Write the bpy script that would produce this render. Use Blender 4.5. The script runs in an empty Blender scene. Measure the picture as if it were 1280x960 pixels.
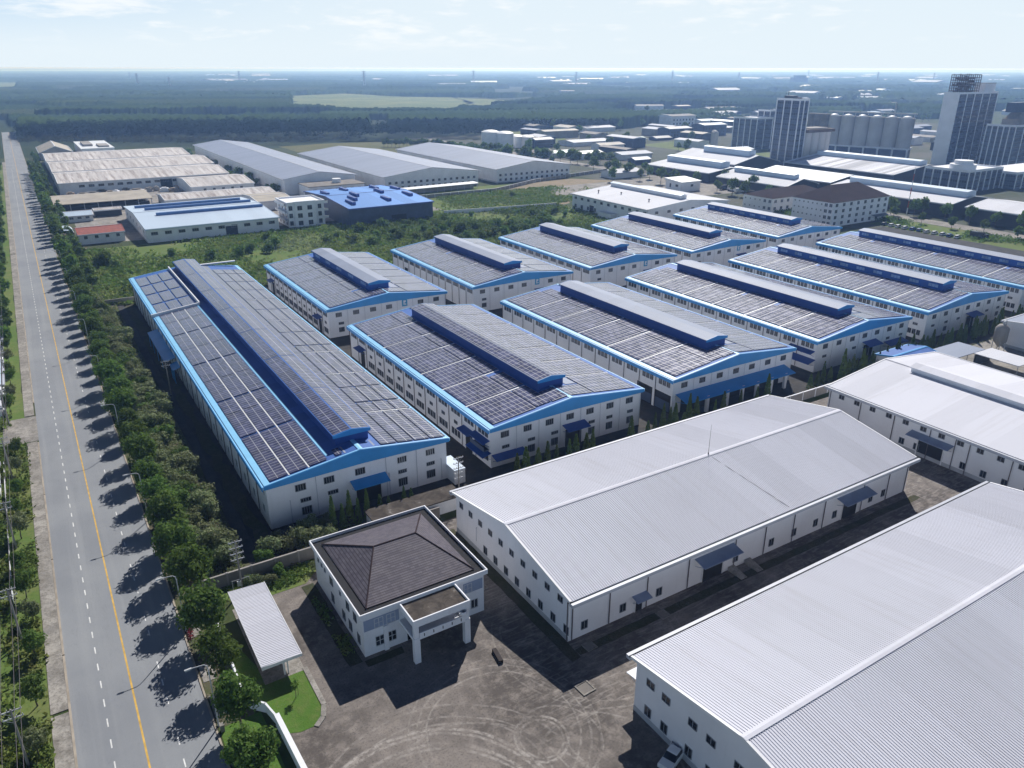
import bpy, math, random
import numpy as np
R = math.radians
rnd = random.Random(7)
scene = bpy.context.scene
C = scene.collection

# ------------------------------------------------------------------ camera
F = 960.0; PITCH = R(22.365); ROLL = R(.075); YAW = R(31.98); H = 80.0
cy, sy, cp, sp = math.cos(YAW), math.sin(YAW), math.cos(PITCH), math.sin(PITCH)
FW = np.array([sy*cp, cy*cp, -sp]); RT = np.array([cy, -sy, 0.]); UP = np.cross(RT, FW)
RR = RT*math.cos(ROLL)+UP*math.sin(ROLL); UU = -RT*math.sin(ROLL)+UP*math.cos(ROLL)
def G(px, py, z=0.):
    d = FW*F+RR*(px-640)-UU*(py-480); t = (z-H)/d[2]
    return (float(t*d[0]), float(t*d[1]))
cam = bpy.data.cameras.new('camera'); co = bpy.data.objects.new('camera', cam); C.objects.link(co)
from mathutils import Matrix, Vector
co.matrix_world = Matrix(((RR[0], UU[0], -FW[0], 0), (RR[1], UU[1], -FW[1], 0), (RR[2], UU[2], -FW[2], H), (0, 0, 0, 1)))
cam.sensor_width = 36; cam.lens = F/1280*36; cam.clip_start = 1; cam.clip_end = 60000
scene.camera = co

# ------------------------------------------------------------------ mesh helper
class MB:
    def __init__(s): s.v = []; s.f = []; s.m = []
    def poly(s, pts, mi=0):
        n = len(s.v); s.v.extend([tuple(p) for p in pts]); s.f.append(tuple(range(n, n+len(pts)))); s.m.append(mi)
    def box(s, x0, x1, y0, y1, z0, z1, mi=0):
        n = len(s.v)
        s.v.extend([(x0,y0,z0),(x1,y0,z0),(x1,y1,z0),(x0,y1,z0),(x0,y0,z1),(x1,y0,z1),(x1,y1,z1),(x0,y1,z1)])
        for q in ((0,3,2,1),(4,5,6,7),(0,1,5,4),(1,2,6,5),(2,3,7,6),(3,0,4,7)):
            s.f.append(tuple(n+i for i in q)); s.m.append(mi)
        return s
    def hexa(s, p, mi=0):      # 8 points like box
        n = len(s.v); s.v.extend([tuple(q) for q in p])
        for q in ((0,3,2,1),(4,5,6,7),(0,1,5,4),(1,2,6,5),(2,3,7,6),(3,0,4,7)):
            s.f.append(tuple(n+i for i in q)); s.m.append(mi)
        return s
    def prism(s, pts, z0, z1, mi=0, mt=None):  # ccw polygon
        n = len(s.v); k = len(pts)
        s.v.extend([(x, y, z0) for x, y in pts]); s.v.extend([(x, y, z1) for x, y in pts])
        s.f.append(tuple(n+k+i for i in range(k))); s.m.append(mi if mt is None else mt)
        s.f.append(tuple(n+k-1-i for i in range(k))); s.m.append(mi)
        for i in range(k):
            j = (i+1) % k
            s.f.append((n+i, n+j, n+k+j, n+k+i)); s.m.append(mi)
        return s
    def vprism(s, pts, y0, y1, mi=0):          # polygon in x,z extruded along y
        n = len(s.v); k = len(pts)
        s.v.extend([(x, y0, z) for x, z in pts]); s.v.extend([(x, y1, z) for x, z in pts])
        s.f.append(tuple(n+i for i in range(k))); s.m.append(mi)
        s.f.append(tuple(n+2*k-1-i for i in range(k))); s.m.append(mi)
        for i in range(k):
            j = (i+1) % k
            s.f.append((n+j, n+i, n+k+i, n+k+j)); s.m.append(mi)
        return s
    def tube(s, p0, p1, r0, r1=None, n=7, mi=0, cap=True):
        r1 = r0 if r1 is None else r1
        a = Vector(p0); b = Vector(p1); d = (b-a)
        if d.length < 1e-6: return s
        d.normalize(); t = Vector((1,0,0)) if abs(d.x) < .8 else Vector((0,1,0))
        u = d.cross(t).normalized(); w = d.cross(u)
        k = len(s.v)
        for c, r in ((a, r0), (b, r1)):
            for i in range(n):
                an = 2*math.pi*i/n; q = c+(u*math.cos(an)+w*math.sin(an))*r; s.v.append((q.x, q.y, q.z))
        for i in range(n):
            j = (i+1) % n; s.f.append((k+i, k+j, k+n+j, k+n+i)); s.m.append(mi)
        if cap:
            s.f.append(tuple(k+n-1-i for i in range(n))); s.m.append(mi)
            s.f.append(tuple(k+n+i for i in range(n))); s.m.append(mi)
        return s
    def lathe(s, prof, n=20, mi=0, cx=0, cyy=0, smooth=False):
        k = len(s.v)
        for r, z in prof:
            for i in range(n):
                an = 2*math.pi*i/n; s.v.append((cx+r*math.cos(an), cyy+r*math.sin(an), z))
        for a in range(len(prof)-1):
            for i in range(n):
                j = (i+1) % n; s.f.append((k+a*n+i, k+a*n+j, k+(a+1)*n+j, k+(a+1)*n+i)); s.m.append(mi)
        s.f.append(tuple(k+(len(prof)-1)*n+i for i in range(n))); s.m.append(mi)
        return s
    def mesh(s, name, mats):
        me = bpy.data.meshes.new(name); me.from_pydata(s.v, [], s.f)
        for m in (mats if isinstance(mats, (list, tuple)) else [mats]): me.materials.append(m)
        if any(s.m): me.polygons.foreach_set('material_index', s.m)
        me.update(); return me
    def build(s, name, mats, parent=None, loc=(0,0,0), rz=0, smooth=False):
        me = s.mesh(name, mats)
        if smooth: me.shade_smooth()
        return link(name, me, parent, loc, rz)
def link(name, me, parent=None, loc=(0,0,0), rz=0, sc=None):
    o = bpy.data.objects.new(name, me); C.objects.link(o)
    o.location = loc; o.rotation_euler = (0, 0, rz)
    if sc is not None: o.scale = (sc, sc, sc) if not isinstance(sc, (tuple, list)) else sc
    if parent: o.parent = parent
    return o
def tag(o, label, cat, group=None, kind=None):
    o['label'] = label; o['category'] = cat
    if group: o['group'] = group
    if kind: o['kind'] = kind
    return o
def thing(name, label, cat, loc=(0,0,0), rz=0, group=None):
    return tag(link(name, None, None, loc, rz), label, cat, group)
def struct(name, mb, m, kind='structure'):
    o = mb.build(name, m) if isinstance(mb, MB) else mb
    o['kind'] = kind; return o
ORD = ['zeroth','first','second','third','fourth','fifth','sixth','seventh','eighth','ninth','tenth','eleventh','twelfth','thirteenth','fourteenth','fifteenth','sixteenth','seventeenth','eighteenth','nineteenth','twentieth']
def nth(i):
    if i < len(ORD): return ORD[i]
    return '%d%s' % (i, 'th' if 10 <= i % 100 <= 20 else {1:'st',2:'nd',3:'rd'}.get(i % 10, 'th'))

# ------------------------------------------------------------------ materials
class NT:
    def __init__(s, m):
        m.use_nodes = True; s.nt = m.node_tree; s.n = s.nt.nodes; s.l = s.nt.links; s.n.clear()
    def node(s, t, **kw):
        n = s.n.new(t)
        for k, v in kw.items(): setattr(n, k, v)
        return n
    def set(s, sock, v):
        if v is None: return
        if hasattr(v, 'default_value') or isinstance(v, bpy.types.NodeSocket): s.l.new(v, sock)
        else:
            try: sock.default_value = v
            except Exception: sock.default_value = (v, v, v, 1.) if isinstance(v, float) else (*v, 1.) if len(v) == 3 else v
    def math(s, op, a, b=None, c=None, clamp=False):
        n = s.node('ShaderNodeMath', operation=op); n.use_clamp = clamp
        s.set(n.inputs[0], a)
        if b is not None: s.set(n.inputs[1], b)
        if c is not None: s.set(n.inputs[2], c)
        return n.outputs[0]
    def mix(s, fac, a, b, blend='MIX'):
        n = s.node('ShaderNodeMix', data_type='RGBA', blend_type=blend)
        s.set(n.inputs[0], fac)
        for sock, v in ((n.inputs[6], a), (n.inputs[7], b)):
            if isinstance(v, (tuple, list)): v = (*v, 1.) if len(v) == 3 else v
            s.set(sock, v)
        return n.outputs[2]
    def noise(s, vec, scale, detail=4, rough=.55, dist=0.):
        n = s.node('ShaderNodeTexNoise'); s.set(n.inputs['Vector'], vec); n.inputs['Scale'].default_value = scale
        n.inputs['Detail'].default_value = detail; n.inputs['Roughness'].default_value = rough; n.inputs['Distortion'].default_value = dist
        return n.outputs['Fac']
    def ramp(s, fac, lo, hi):
        n = s.node('ShaderNodeMapRange'); n.interpolation_type = 'SMOOTHSTEP'
        s.set(n.inputs[0], fac); n.inputs[1].default_value = lo; n.inputs[2].default_value = hi
        return n.outputs[0]
    def pos(s): return s.node('ShaderNodeNewGeometry').outputs['Position']
    def obj(s): return s.node('ShaderNodeTexCoord').outputs['Object']
    def scale(s, vec, sc):
        n = s.node('ShaderNodeVectorMath', operation='MULTIPLY'); s.set(n.inputs[0], vec); n.inputs[1].default_value = sc
        return n.outputs[0]
    def sep(s, vec):
        n = s.node('ShaderNodeSeparateXYZ'); s.set(n.inputs[0], vec); return n.outputs
    def bump(s, h, strength=.3, dist=.1):
        n = s.node('ShaderNodeBump'); n.inputs['Strength'].default_value = strength; n.inputs['Distance'].default_value = dist
        s.set(n.inputs['Height'], h); return n.outputs[0]
    def out(s, col, rough=.6, spec=.5, metal=0., normal=None, trans=0., coat=0.):
        p = s.node('ShaderNodeBsdfPrincipled'); o = s.node('ShaderNodeOutputMaterial')
        if isinstance(col, (tuple, list)): col = (*col[:3], 1.)
        s.set(p.inputs['Base Color'], col); s.set(p.inputs['Roughness'], rough); p.inputs['Metallic'].default_value = metal
        p.inputs['Specular IOR Level'].default_value = spec; p.inputs['Coat Weight'].default_value = coat
        if normal is not None: s.set(p.inputs['Normal'], normal)
        sh = p.outputs[0]
        if trans:
            t = s.node('ShaderNodeBsdfTranslucent'); s.set(t.inputs[0], col)
            mx = s.node('ShaderNodeMixShader'); mx.inputs[0].default_value = trans
            s.l.new(sh, mx.inputs[1]); s.l.new(t.outputs[0], mx.inputs[2]); sh = mx.outputs[0]
        s.l.new(sh, o.inputs[0])
def new(name): m = bpy.data.materials.new(name); return m, NT(m)
def mul(c, k): return tuple(min(1, x*k) for x in c)
def paint(name, col, rough=.5, var=.12, scale=.25, spec=.4, streak=0., fine=2.0):
    """painted or weathered surface: broad fade, finer grime, optional vertical rain streaks"""
    m, t = new(name); p = t.pos()
    a = t.noise(p, scale, 5); b = t.noise(p, fine, 4)
    c = t.mix(t.ramp(a, .3, .7), mul(col, 1-var), mul(col, 1+var*.5))
    c = t.mix(t.math('MULTIPLY', t.ramp(b, .5, .8), var*1.2), c, mul(col, .55))
    if streak:
        v = t.noise(t.scale(p, (1.6, 1.6, .12)), 1., 4, .65)
        c = t.mix(t.math('MULTIPLY', t.ramp(v, .5, .78), streak), c, mul(col, .5))
    t.out(c, rough, spec); return m
def roofmat(name, col, axis, var=.1, rough=.45, spec=.4, sheet=5.0, dirt=.25, dcol=(.25,.23,.22), fr=.9, lo=.48):
    """metal roof sheets: tone steps from sheet to sheet, streaks that run down the slope (object x)"""
    m, t = new(name); o = t.obj(); x, y, z = t.sep(o)
    al, ac = (x, y) if axis == 'X' else (y, x)      # al = along slope
    wn = t.node('ShaderNodeTexWhiteNoise', noise_dimensions='1D'); t.set(wn.inputs['W'], t.math('FLOOR', t.math('DIVIDE', ac, sheet)))
    c = t.mix(wn.outputs['Value'], mul(col, 1-var*.5), mul(col, 1+var*.35))
    sc = (.03, fr, .3) if axis == 'X' else (fr, .03, .3)
    st = t.noise(t.scale(o, sc), 1., 5, .65)
    c = t.mix(t.math('MULTIPLY', t.ramp(st, lo, lo+.3), dirt), c, dcol)
    b = t.noise(t.pos(), .08, 5); c = t.mix(t.math('MULTIPLY', t.ramp(b, .45, .75), dirt*.6), c, mul(col, .75))
    t.out(c, rough, spec); return m
M = {}
M['asphalt'] = None
def m_road():
    m, t = new('asphalt'); p = t.pos(); x, y, z = t.sep(p)
    a = t.noise(p, .06, 6, .6); b = t.noise(p, 6., 3); l = t.noise(t.scale(p, (.55, .012, 1)), 1., 4)
    c = t.mix(t.ramp(a, .3, .7), (.21,.222,.24), (.26,.272,.285))
    c = t.mix(t.math('MULTIPLY', t.ramp(l, .45, .75), .45), c, (.32,.33,.335))
    c = t.mix(t.math('MULTIPLY', t.ramp(b, .5, .75), .3), c, (.15,.157,.165))
    s = t.noise(t.scale(p, (.4, .15, 1)), 1.3, 5, .7); c = t.mix(t.math('MULTIPLY', t.ramp(s, .68, .76), .22), c, (.09,.09,.095))
    cr = t.math('ABSOLUTE', t.math('SUBTRACT', t.noise(t.scale(p, (.3,.05,1)), 1., 5, .6), .5))   # hairline cracks
    c = t.mix(t.math('MULTIPLY', t.math('SUBTRACT', 1., t.ramp(cr, .0, .004)), .16), c, (.08,.08,.085))
    t.out(c, .75, .3, normal=t.bump(b, .2, .02)); return m
M['asphalt'] = m_road()
def m_yard():
    m, t = new('yard_concrete'); p = t.pos(); x, y, z = t.sep(p)
    a = t.noise(p, .05, 6, .65); b = t.noise(p, .5, 6, .68); f = t.noise(p, 3.5, 4, .7)
    c = t.mix(t.ramp(a, .36, .64), (.086,.074,.067), (.212,.187,.168))
    c = t.mix(t.math('MULTIPLY', t.ramp(b, .42, .72), .75), c, (.285,.25,.222))
    c = t.mix(t.math('MULTIPLY', t.ramp(f, .48, .72), .7), c, (.06,.053,.049))
    # tyre tracks: turning circles and swept arcs, each a pair of pale scuffed bands
    w = t.math('MULTIPLY', t.math('SUBTRACT', t.noise(p, .10, 2), .5), 1.3)
    tr = None
    for cx, cyy, r, wd, st in ((24.8,54.2,15.7,.22,1.),(24.8,54.2,15.05,.2,.9),(25.1,54.3,13.3,.24,1.),(25.1,54.3,12.6,.2,.85),(27.8,55.4,15.3,.14,.6),(27.8,55.4,17.4,.16,.5),(42.6,60.8,3.4,.2,.95),(42.6,60.8,2.8,.16,.7),
                           (44.6,59.4,5.4,.14,.55),(39.2,64.6,9.9,.15,.6),(39.2,64.6,11.2,.15,.5),(39.2,64.6,12.4,.12,.45),(26,50,19.5,.18,.5),(31,58,10.5,.16,.5),(60,74,14.5,.14,.4),(60,74,13.2,.14,.4),(47,52,9,.16,.45)):
        dx = t.math('SUBTRACT', x, cx); dy = t.math('MULTIPLY', t.math('SUBTRACT', y, cyy), .93)
        d = t.math('ADD', t.math('SQRT', t.math('ADD', t.math('MULTIPLY', dx, dx), t.math('MULTIPLY', dy, dy))), w)
        k = t.math('SUBTRACT', 1., t.ramp(t.math('ABSOLUTE', t.math('SUBTRACT', d, r)), wd*.35, wd*1.5))
        k = t.math('MULTIPLY', k, st)
        tr = k if tr is None else t.math('MAXIMUM', tr, k)
    sc = t.math('MULTIPLY', t.ramp(t.noise(p, 1.1, 5, .7), .36, .62), t.ramp(t.noise(p, .13, 3, .5), .34, .56))
    c = t.mix(t.math('MULTIPLY', t.math('MULTIPLY', tr, sc), .9), c, (.39,.36,.33))
    # straight scuffs by the corner of the nearest warehouse
    s = t.noise(t.scale(p, (.35, 2.2, 1)), 1., 4, .6)
    near = t.math('MULTIPLY', t.ramp(x, 40, 52), t.ramp(y, 57, 62))
    c = t.mix(t.math('MULTIPLY', t.math('MULTIPLY', t.ramp(s, .5, .66), near), .5), c, (.33,.305,.28))
    # slab joints
    for ax in (x, y):
        j = t.math('ABSOLUTE', t.math('SUBTRACT', t.math('FRACT', t.math('DIVIDE', ax, 6.)), .5))
        c = t.mix(t.math('MULTIPLY', t.ramp(j, .494, .499), .28), c, (.03,.028,.027))
    t.out(c, .85, .25, normal=t.bump(f, .25, .03)); return m
M['yard'] = m_yard()
def m_soil(name, cols, scales=(.03,.3,2.5), rough=.95, k=.6):
    m, t = new(name); p = t.pos()
    a = t.noise(p, scales[0], 6, .65); b = t.noise(p, scales[1], 6, .7); f = t.noise(p, scales[2], 4, .7)
    c = t.mix(t.ramp(a, .35, .65), cols[0], cols[1])
    c = t.mix(t.math('MULTIPLY', t.ramp(b, .42, .68), k), c, cols[2])
    c = t.mix(t.math('MULTIPLY', t.ramp(f, .45, .75), k*.8), c, cols[3])
    t.out(c, rough, .1, normal=t.bump(t.math('ADD', b, t.math('MULTIPLY', f, .4)), .5, .4)); return m
M['strip'] = m_soil('foundation_soil', ((.05,.06,.03),(.075,.07,.045),(.11,.10,.075),(.035,.045,.02)), (.1,.6,3.))
M['ground'] = m_soil('earth_and_grass', ((.045,.07,.022),(.06,.075,.03),(.10,.095,.05),(.025,.045,.015)), (.004,.03,.3))
M['woodfloor'] = m_soil('wood_floor', ((.02,.04,.016),(.03,.05,.02),(.045,.06,.025),(.012,.025,.01)), (.003,.02,.12))
M['grassland'] = m_soil('wild_grass_ground', ((.10,.165,.038),(.145,.185,.055),(.19,.185,.08),(.06,.11,.025)), (.02,.12,.9))
M['dryfield'] = m_soil('dry_field', ((.13,.13,.05),(.10,.115,.04),(.16,.145,.07),(.07,.085,.03)), (.01,.06,.5))
M['paddy'] = m_soil('far_field', ((.13,.17,.06),(.21,.225,.09),(.10,.15,.05),(.07,.11,.04)), (.005,.012,.06))
M['sand'] = m_soil('bare_soil', ((.30,.235,.165),(.25,.21,.14),(.18,.17,.09),(.34,.28,.22)), (.03,.15,1.0))
M['lawn'] = m_soil('mown_lawn', ((.075,.155,.026),(.095,.175,.032),(.14,.17,.055),(.045,.10,.016)), (.1,.6,5.))
M['verge'] = m_soil('verge_soil', ((.05,.085,.02),(.12,.10,.07),(.17,.145,.115),(.04,.055,.02)), (.06,.35,3.))
M['compound'] = m_soil('compound_paving', ((.040,.041,.043),(.060,.058,.056),(.10,.085,.07),(.028,.028,.03)), (.03,.25,1.5), .85)
M['darkasph'] = m_soil('old_asphalt', ((.05,.052,.056),(.07,.07,.072),(.10,.095,.09),(.035,.036,.04)), (.05,.3,2.), .85)
M['indground'] = m_soil('industrial_ground', ((.055,.072,.04),(.11,.108,.09),(.04,.06,.026),(.17,.165,.15)), (.012,.04,.3), .9)
M['walk'] = m_soil('old_concrete', ((.25,.235,.215),(.40,.375,.34),(.17,.155,.135),(.09,.085,.075)), (.12,.5,2.5), .9, .75)
M['kerb'] = paint('kerb_concrete', (.36,.31,.25), .85, .25, .5)
M['line_w'] = paint('road_white_paint', (.72,.72,.70), .7, .2, 1.2)
M['line_y'] = paint('road_yellow_paint', (.62,.38,.07), .7, .25, .8)
M['white'] = paint('white_wall_paint', (.80,.81,.85), .7, .07, .12, .3, streak=.10)
M['white2'] = paint('white_gloss_panel', (.74,.75,.78), .6, .08, .2, .3, streak=.18)
M['plinth'] = paint('grey_plinth', (.42,.44,.47), .8, .12, .4, .2, streak=.2)
M['blue'] = paint('blue_trim', (.022,.27,.64), .45, .10, .2, .45)
M['lblue'] = paint('light_blue_flashing', (.26,.60,.88), .45, .08, .3, .45)
M['dblue'] = paint('deep_blue_cladding', (.012,.065,.30), .45, .12, .4, .4)
M['mblue'] = roofmat('blue_roof_sheet', (.045,.14,.44), 'X', .25, .6, .2, 4., .12, (.10,.16,.35))
M['wroof'] = roofmat('white_roof_sheet', (.66,.665,.725), 'X', .13, .75, .12, 7., .28, (.42,.40,.40))
M['wroofY'] = roofmat('white_roof_sheet_far', (.62,.63,.68), 'X', .12, .7, .15, 6., .22, (.42,.40,.38))
M['groof'] = roofmat('grey_roof_sheet', (.25,.29,.385), 'X', .14, .6, .25, 5., .15, (.22,.22,.25))
M['rust'] = roofmat('rusty_roof_sheet', (.60,.57,.55), 'X', .3, .8, .1, 3., .8, (.18,.135,.12), .45, .42)
M['striped'] = roofmat('striped_white_roof', (.60,.61,.66), 'X', .9, .7, .15, 3.5, .3, (.42,.40,.38))
M['ridgeblue'] = paint('ridge_blue', (.07,.17,.40), .5, .15, .3)
M['bwroof'] = roofmat('pale_blue_roof', (.50,.60,.72), 'X', .1, .4, .5, 5., .15, (.4,.45,.5))
M['navyroof'] = roofmat('blue_factory_roof', (.15,.33,.72), 'X', .35, .7, .15, 8., .2, (.10,.18,.42))
M['brightw'] = paint('bright_white_trim', (.82,.82,.83), .6, .04, .3, .2)
M['gutter'] = paint('grey_gutter', (.48,.50,.56), .5, .08, .3)
M['pipe'] = paint('downpipe_grey', (.12,.10,.11), .6, .15, .6)
M['grey'] = paint('galvanised_steel', (.42,.43,.45), .5, .15, .8)
M['lampgrey'] = paint('lamp_steel', (.50,.51,.52), .5, .1, .8)
M['frame'] = paint('window_frame', (.22,.24,.28), .6, .1, 1.)
M['wframe'] = paint('pale_window_frame', (.58,.60,.63), .6, .1, 1.)
M['canopy'] = paint('grey_canopy_sheet', (.26,.32,.46), .5, .12, .5)
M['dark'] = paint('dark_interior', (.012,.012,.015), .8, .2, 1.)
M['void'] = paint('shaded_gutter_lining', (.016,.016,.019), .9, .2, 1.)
M['brownroof'] = paint('brown_tile_far', (.055,.04,.042), .95, .15, .3, .05)
M['redroof'] = paint('red_roof_sheet', (.30,.07,.045), .6, .25, .5)
M['darkwall'] = paint('dark_grey_cladding', (.022,.03,.042), .55, .2, .3, .4, streak=.2)
M['slate'] = paint('blue_grey_cladding', (.045,.07,.13), .5, .2, .3, .4, streak=.2)
M['conc'] = paint('raw_concrete', (.33,.31,.29), .85, .18, .12, .2, streak=.35)
M['darkconc'] = paint('dark_concrete', (.24,.22,.20), .85, .25, .2, .2, streak=.4)
M['silo'] = paint('silo_concrete', (.56,.54,.53), .8, .15, .06, .2, streak=.4)
M['rubble'] = paint('stacked_goods', (.45,.36,.28), .8, .5, .8)
M['scaff'] = paint('scaffold_rust', (.11,.075,.055), .8, .4, .8)
M['teal'] = roofmat('teal_roof_sheet', (.30,.55,.52), 'X', .2, .5, .4, 6., .3, (.3,.4,.4))
M['redp'] = paint('mast_red', (.5,.08,.05), .6, .1, 1.)
M['skyl'] = paint('skylight_sheet', (.74,.76,.78), .5, .08, 1.)
M['bark'] = paint('bark', (.13,.10,.075), .9, .3, 2.)
M['rockm'] = paint('dark_stone', (.02,.012,.012), .8, .3, 2.)
M['carw'] = paint('white_car_paint', (.75,.76,.78), .25, .03, 1., .6)
M['card'] = paint('dark_car_paint', (.03,.035,.045), .25, .05, 1., .6)
M['carb'] = paint('blue_car_paint', (.05,.12,.35), .25, .05, 1., .6)
M['rubber'] = paint('tyre_rubber', (.02,.02,.02), .85, .1, 3.)
def m_glass(name, col, rough=.12):
    m, t = new(name); a = t.noise(t.pos(), .35, 2)
    t.out(t.mix(t.ramp(a, .35, .65), mul(col, .6), mul(col, 1.5)), rough, .6); return m
M['glass'] = m_glass('dark_window_glass', (.022,.026,.034))
M['bglass'] = m_glass('blue_facade_glass', (.014,.026,.055), .25)
def m_tile():
    m, t = new('grey_roof_tile'); o = t.obj(); x, y, z = t.sep(o)
    g = t.node('ShaderNodeNewGeometry').outputs['True Normal']; nx, ny, nz = t.sep(g)
    fx = t.math('GREATER_THAN', t.math('ABSOLUTE', nx), t.math('ABSOLUTE', ny))
    al = t.mix(fx, y, x)     # distance down the slope
    ac = t.mix(fx, x, y)
    f = t.math('FRACT', t.math('DIVIDE', al, .42)); edge = t.ramp(f, .70, .95)
    f2 = t.math('FRACT', t.math('DIVIDE', ac, .33)); e2 = t.math('MULTIPLY', t.ramp(f2, .8, .98), .35)
    wn = t.node('ShaderNodeTexWhiteNoise', noise_dimensions='2D')
    cv = t.node('ShaderNodeCombineXYZ'); t.set(cv.inputs[0], t.math('FLOOR', t.math('DIVIDE', al, .42))); t.set(cv.inputs[1], t.math('FLOOR', t.math('DIVIDE', ac, .66))); t.set(wn.inputs['Vector'], cv.outputs[0])
    c = t.mix(wn.outputs['Value'], (.084,.075,.094), (.125,.112,.135))
    c = t.mix(t.math('MULTIPLY', t.ramp(t.noise(t.pos(), .5, 5), .4, .7), .3), c, (.17,.155,.165))
    c = t.mix(t.math('MULTIPLY', t.math('MAXIMUM', edge, e2), .9), c, (.022,.018,.024))
    t.out(c, .7, .2, normal=t.bump(t.math('SUBTRACT', 1., f), .6, .06)); return m
M['tile'] = m_tile()
def m_stain():
    m, t = new('stained_flat_roof'); p = t.pos(); a = t.noise(p, .35, 6, .7, .6); b = t.noise(p, 2.2, 5, .7)
    c = t.mix(t.ramp(a, .35, .62), (.045,.037,.032), (.10,.085,.072)); c = t.mix(t.math('MULTIPLY', t.ramp(a, .58, .68), .7), c, (.30,.285,.27))
    c = t.mix(t.math('MULTIPLY', t.ramp(b, .5, .7), .5), c, (.035,.03,.025)); t.out(c, .9, .2); return m
M['stain'] = m_stain()
def m_solar(name, pu, pv, gu, gv, lines, base):
    m, t = new(name); o = t.obj(); x, y, z = t.sep(o)
    def line(ax, per, w):
        f = t.math('ABSOLUTE', t.math('SUBTRACT', t.math('FRACT', t.math('DIVIDE', ax, per)), .5))
        return t.ramp(f, .5-w/per*1.3, .5-w/per*.7)
    k = t.math('MAXIMUM', line(x, pu, gu), line(y, pv, gv))
    cv = t.node('ShaderNodeCombineXYZ'); t.set(cv.inputs[0], t.math('FLOOR', t.math('ADD', t.math('DIVIDE', x, pu), .5))); t.set(cv.inputs[1], t.math('FLOOR', t.math('ADD', t.math('DIVIDE', y, pv), .5)))
    oi = t.node('ShaderNodeObjectInfo').outputs['Random']; t.set(cv.inputs[2], oi)
    wn = t.node('ShaderNodeTexWhiteNoise', noise_dimensions='3D'); t.set(wn.inputs['Vector'], cv.outputs[0])
    c = t.mix(wn.outputs['Value'], mul(base, .65), mul(base, 1.5))
    d = t.noise(t.pos(), .15, 5, .65); c = t.mix(t.math('MULTIPLY', t.ramp(d, .4, .75), .35), c, (.10,.095,.095))
    hb = line(x, pu/2, .02); c = t.mix(t.math('MULTIPLY', hb, .3), c, (.2,.2,.22))
    c = t.mix(t.math('MULTIPLY', k, lines), c, (.46,.47,.50))
    r = t.math('ADD', .10, t.math('MULTIPLY', wn.outputs['Value'], .06)); r = t.mix(k, r, .6)
    t.out(c, r, .8); return m
M['solar'] = m_solar('solar_panels', 2.0, 1.05, .07, .06, .42, (.066,.068,.122))
M['solarb'] = m_solar('solar_panels_square', 1.1, 2.0, .06, .07, .40, (.088,.090,.150))
def m_leaf(name, c0, c1, c2, trans=.3, scale=.5, spec=.12):
    m, t = new(name); r = t.node('ShaderNodeObjectInfo').outputs['Random']; p = t.pos()
    a = t.noise(p, scale, 4, .6); b = t.noise(p, scale*7, 3, .6)
    c = t.mix(t.ramp(a, .35, .65), c0, c1); c = t.mix(t.math('MULTIPLY', t.ramp(b, .48, .68), .75), c, c2)
    hs = t.node('ShaderNodeHueSaturation'); t.set(hs.inputs['Color'], c); t.set(hs.inputs['Value'], t.math('ADD', .78, t.math('MULTIPLY', r, .44))); t.set(hs.inputs['Hue'], t.math('ADD', .487, t.math('MULTIPLY', r, .026)))
    t.out(hs.outputs[0], .7, spec, trans=trans); return m
M['leaf'] = m_leaf('street_tree_leaves', (.07,.135,.026), (.115,.19,.04), (.19,.24,.06), .45)
M['leaf_grey'] = m_leaf('scrub_leaves', (.12,.165,.06), (.19,.22,.10), (.37,.38,.25), .38)
M['leaf_con'] = m_leaf('conifer_needles', (.06,.105,.025), (.10,.15,.035), (.18,.21,.05), .35)
M['leaf_wood'] = m_leaf('wood_leaves', (.014,.030,.013), (.022,.042,.016), (.030,.052,.021), .25, .004, 0.)
M['leaf_brown'] = m_leaf('sparse_plantation_leaves', (.055,.065,.035), (.08,.085,.045), (.10,.10,.06), .2, .03, 0.)
M['leaf_weed'] = m_leaf('weed_leaves', (.12,.21,.04), (.19,.25,.055), (.26,.27,.10), .3, .06)
M['flower'] = paint('red_flower', (.25,.02,.03), .7, .2, 2.)

# ------------------------------------------------------------------ ground, roads, fields
def sheet(name, pts, z, m, kind='structure'):
    b = MB(); b.poly([(x, y, z) for x, y in pts]); o = b.build(name, m)
    o['kind'] = kind; return o
def rect(x0, x1, y0, y1): return [(x0,y0),(x1,y0),(x1,y1),(x0,y1)]
def ccw(p):
    a = sum(p[i][0]*p[(i+1)%len(p)][1]-p[(i+1)%len(p)][0]*p[i][1] for i in range(len(p)))
    return p if a > 0 else p[::-1]
def ragged(p, amp, step, seed=1):
    """same outline with an uneven edge, as a field or a lawn ends"""
    q = random.Random(seed); o = []
    for i in range(len(p)):
        a, b = p[i], p[(i+1)%len(p)]; d = math.dist(a, b); n = max(1, int(d/step))
        for k in range(n):
            t = k/n; o.append((a[0]+(b[0]-a[0])*t+q.uniform(-amp,amp), a[1]+(b[1]-a[1])*t+q.uniform(-amp,amp)))
    return o
sheet('ground', rect(-8000, 19000, -1000, 20500), 0, M['ground'])
sheet('forest_floor', ragged(rect(-2500, 9000, 880, 12000), 30, 200, 2), .008, M['woodfloor'])
sheet('wild_field_ground', ragged(rect(12, 285, 300, 412), 2, 12, 3), .02, M['grassland'])
sheet('waste_field_ground', ragged(rect(196, 350, 405, 500), 3, 15, 4), .024, M['grassland'])
sheet('bare_earth_patch', ragged(ccw([G(*p) for p in ((560,243),(640,231),(720,223),(772,226),(770,233),(700,243),(640,248))]), 3, 10, 5), .035, M['sand'])
sheet('bare_earth_track', ragged(ccw([G(*p) for p in ((640,262),(700,254),(712,250),(714,254),(660,266))]), 1.5, 10, 6), .035, M['sand'])
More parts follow.
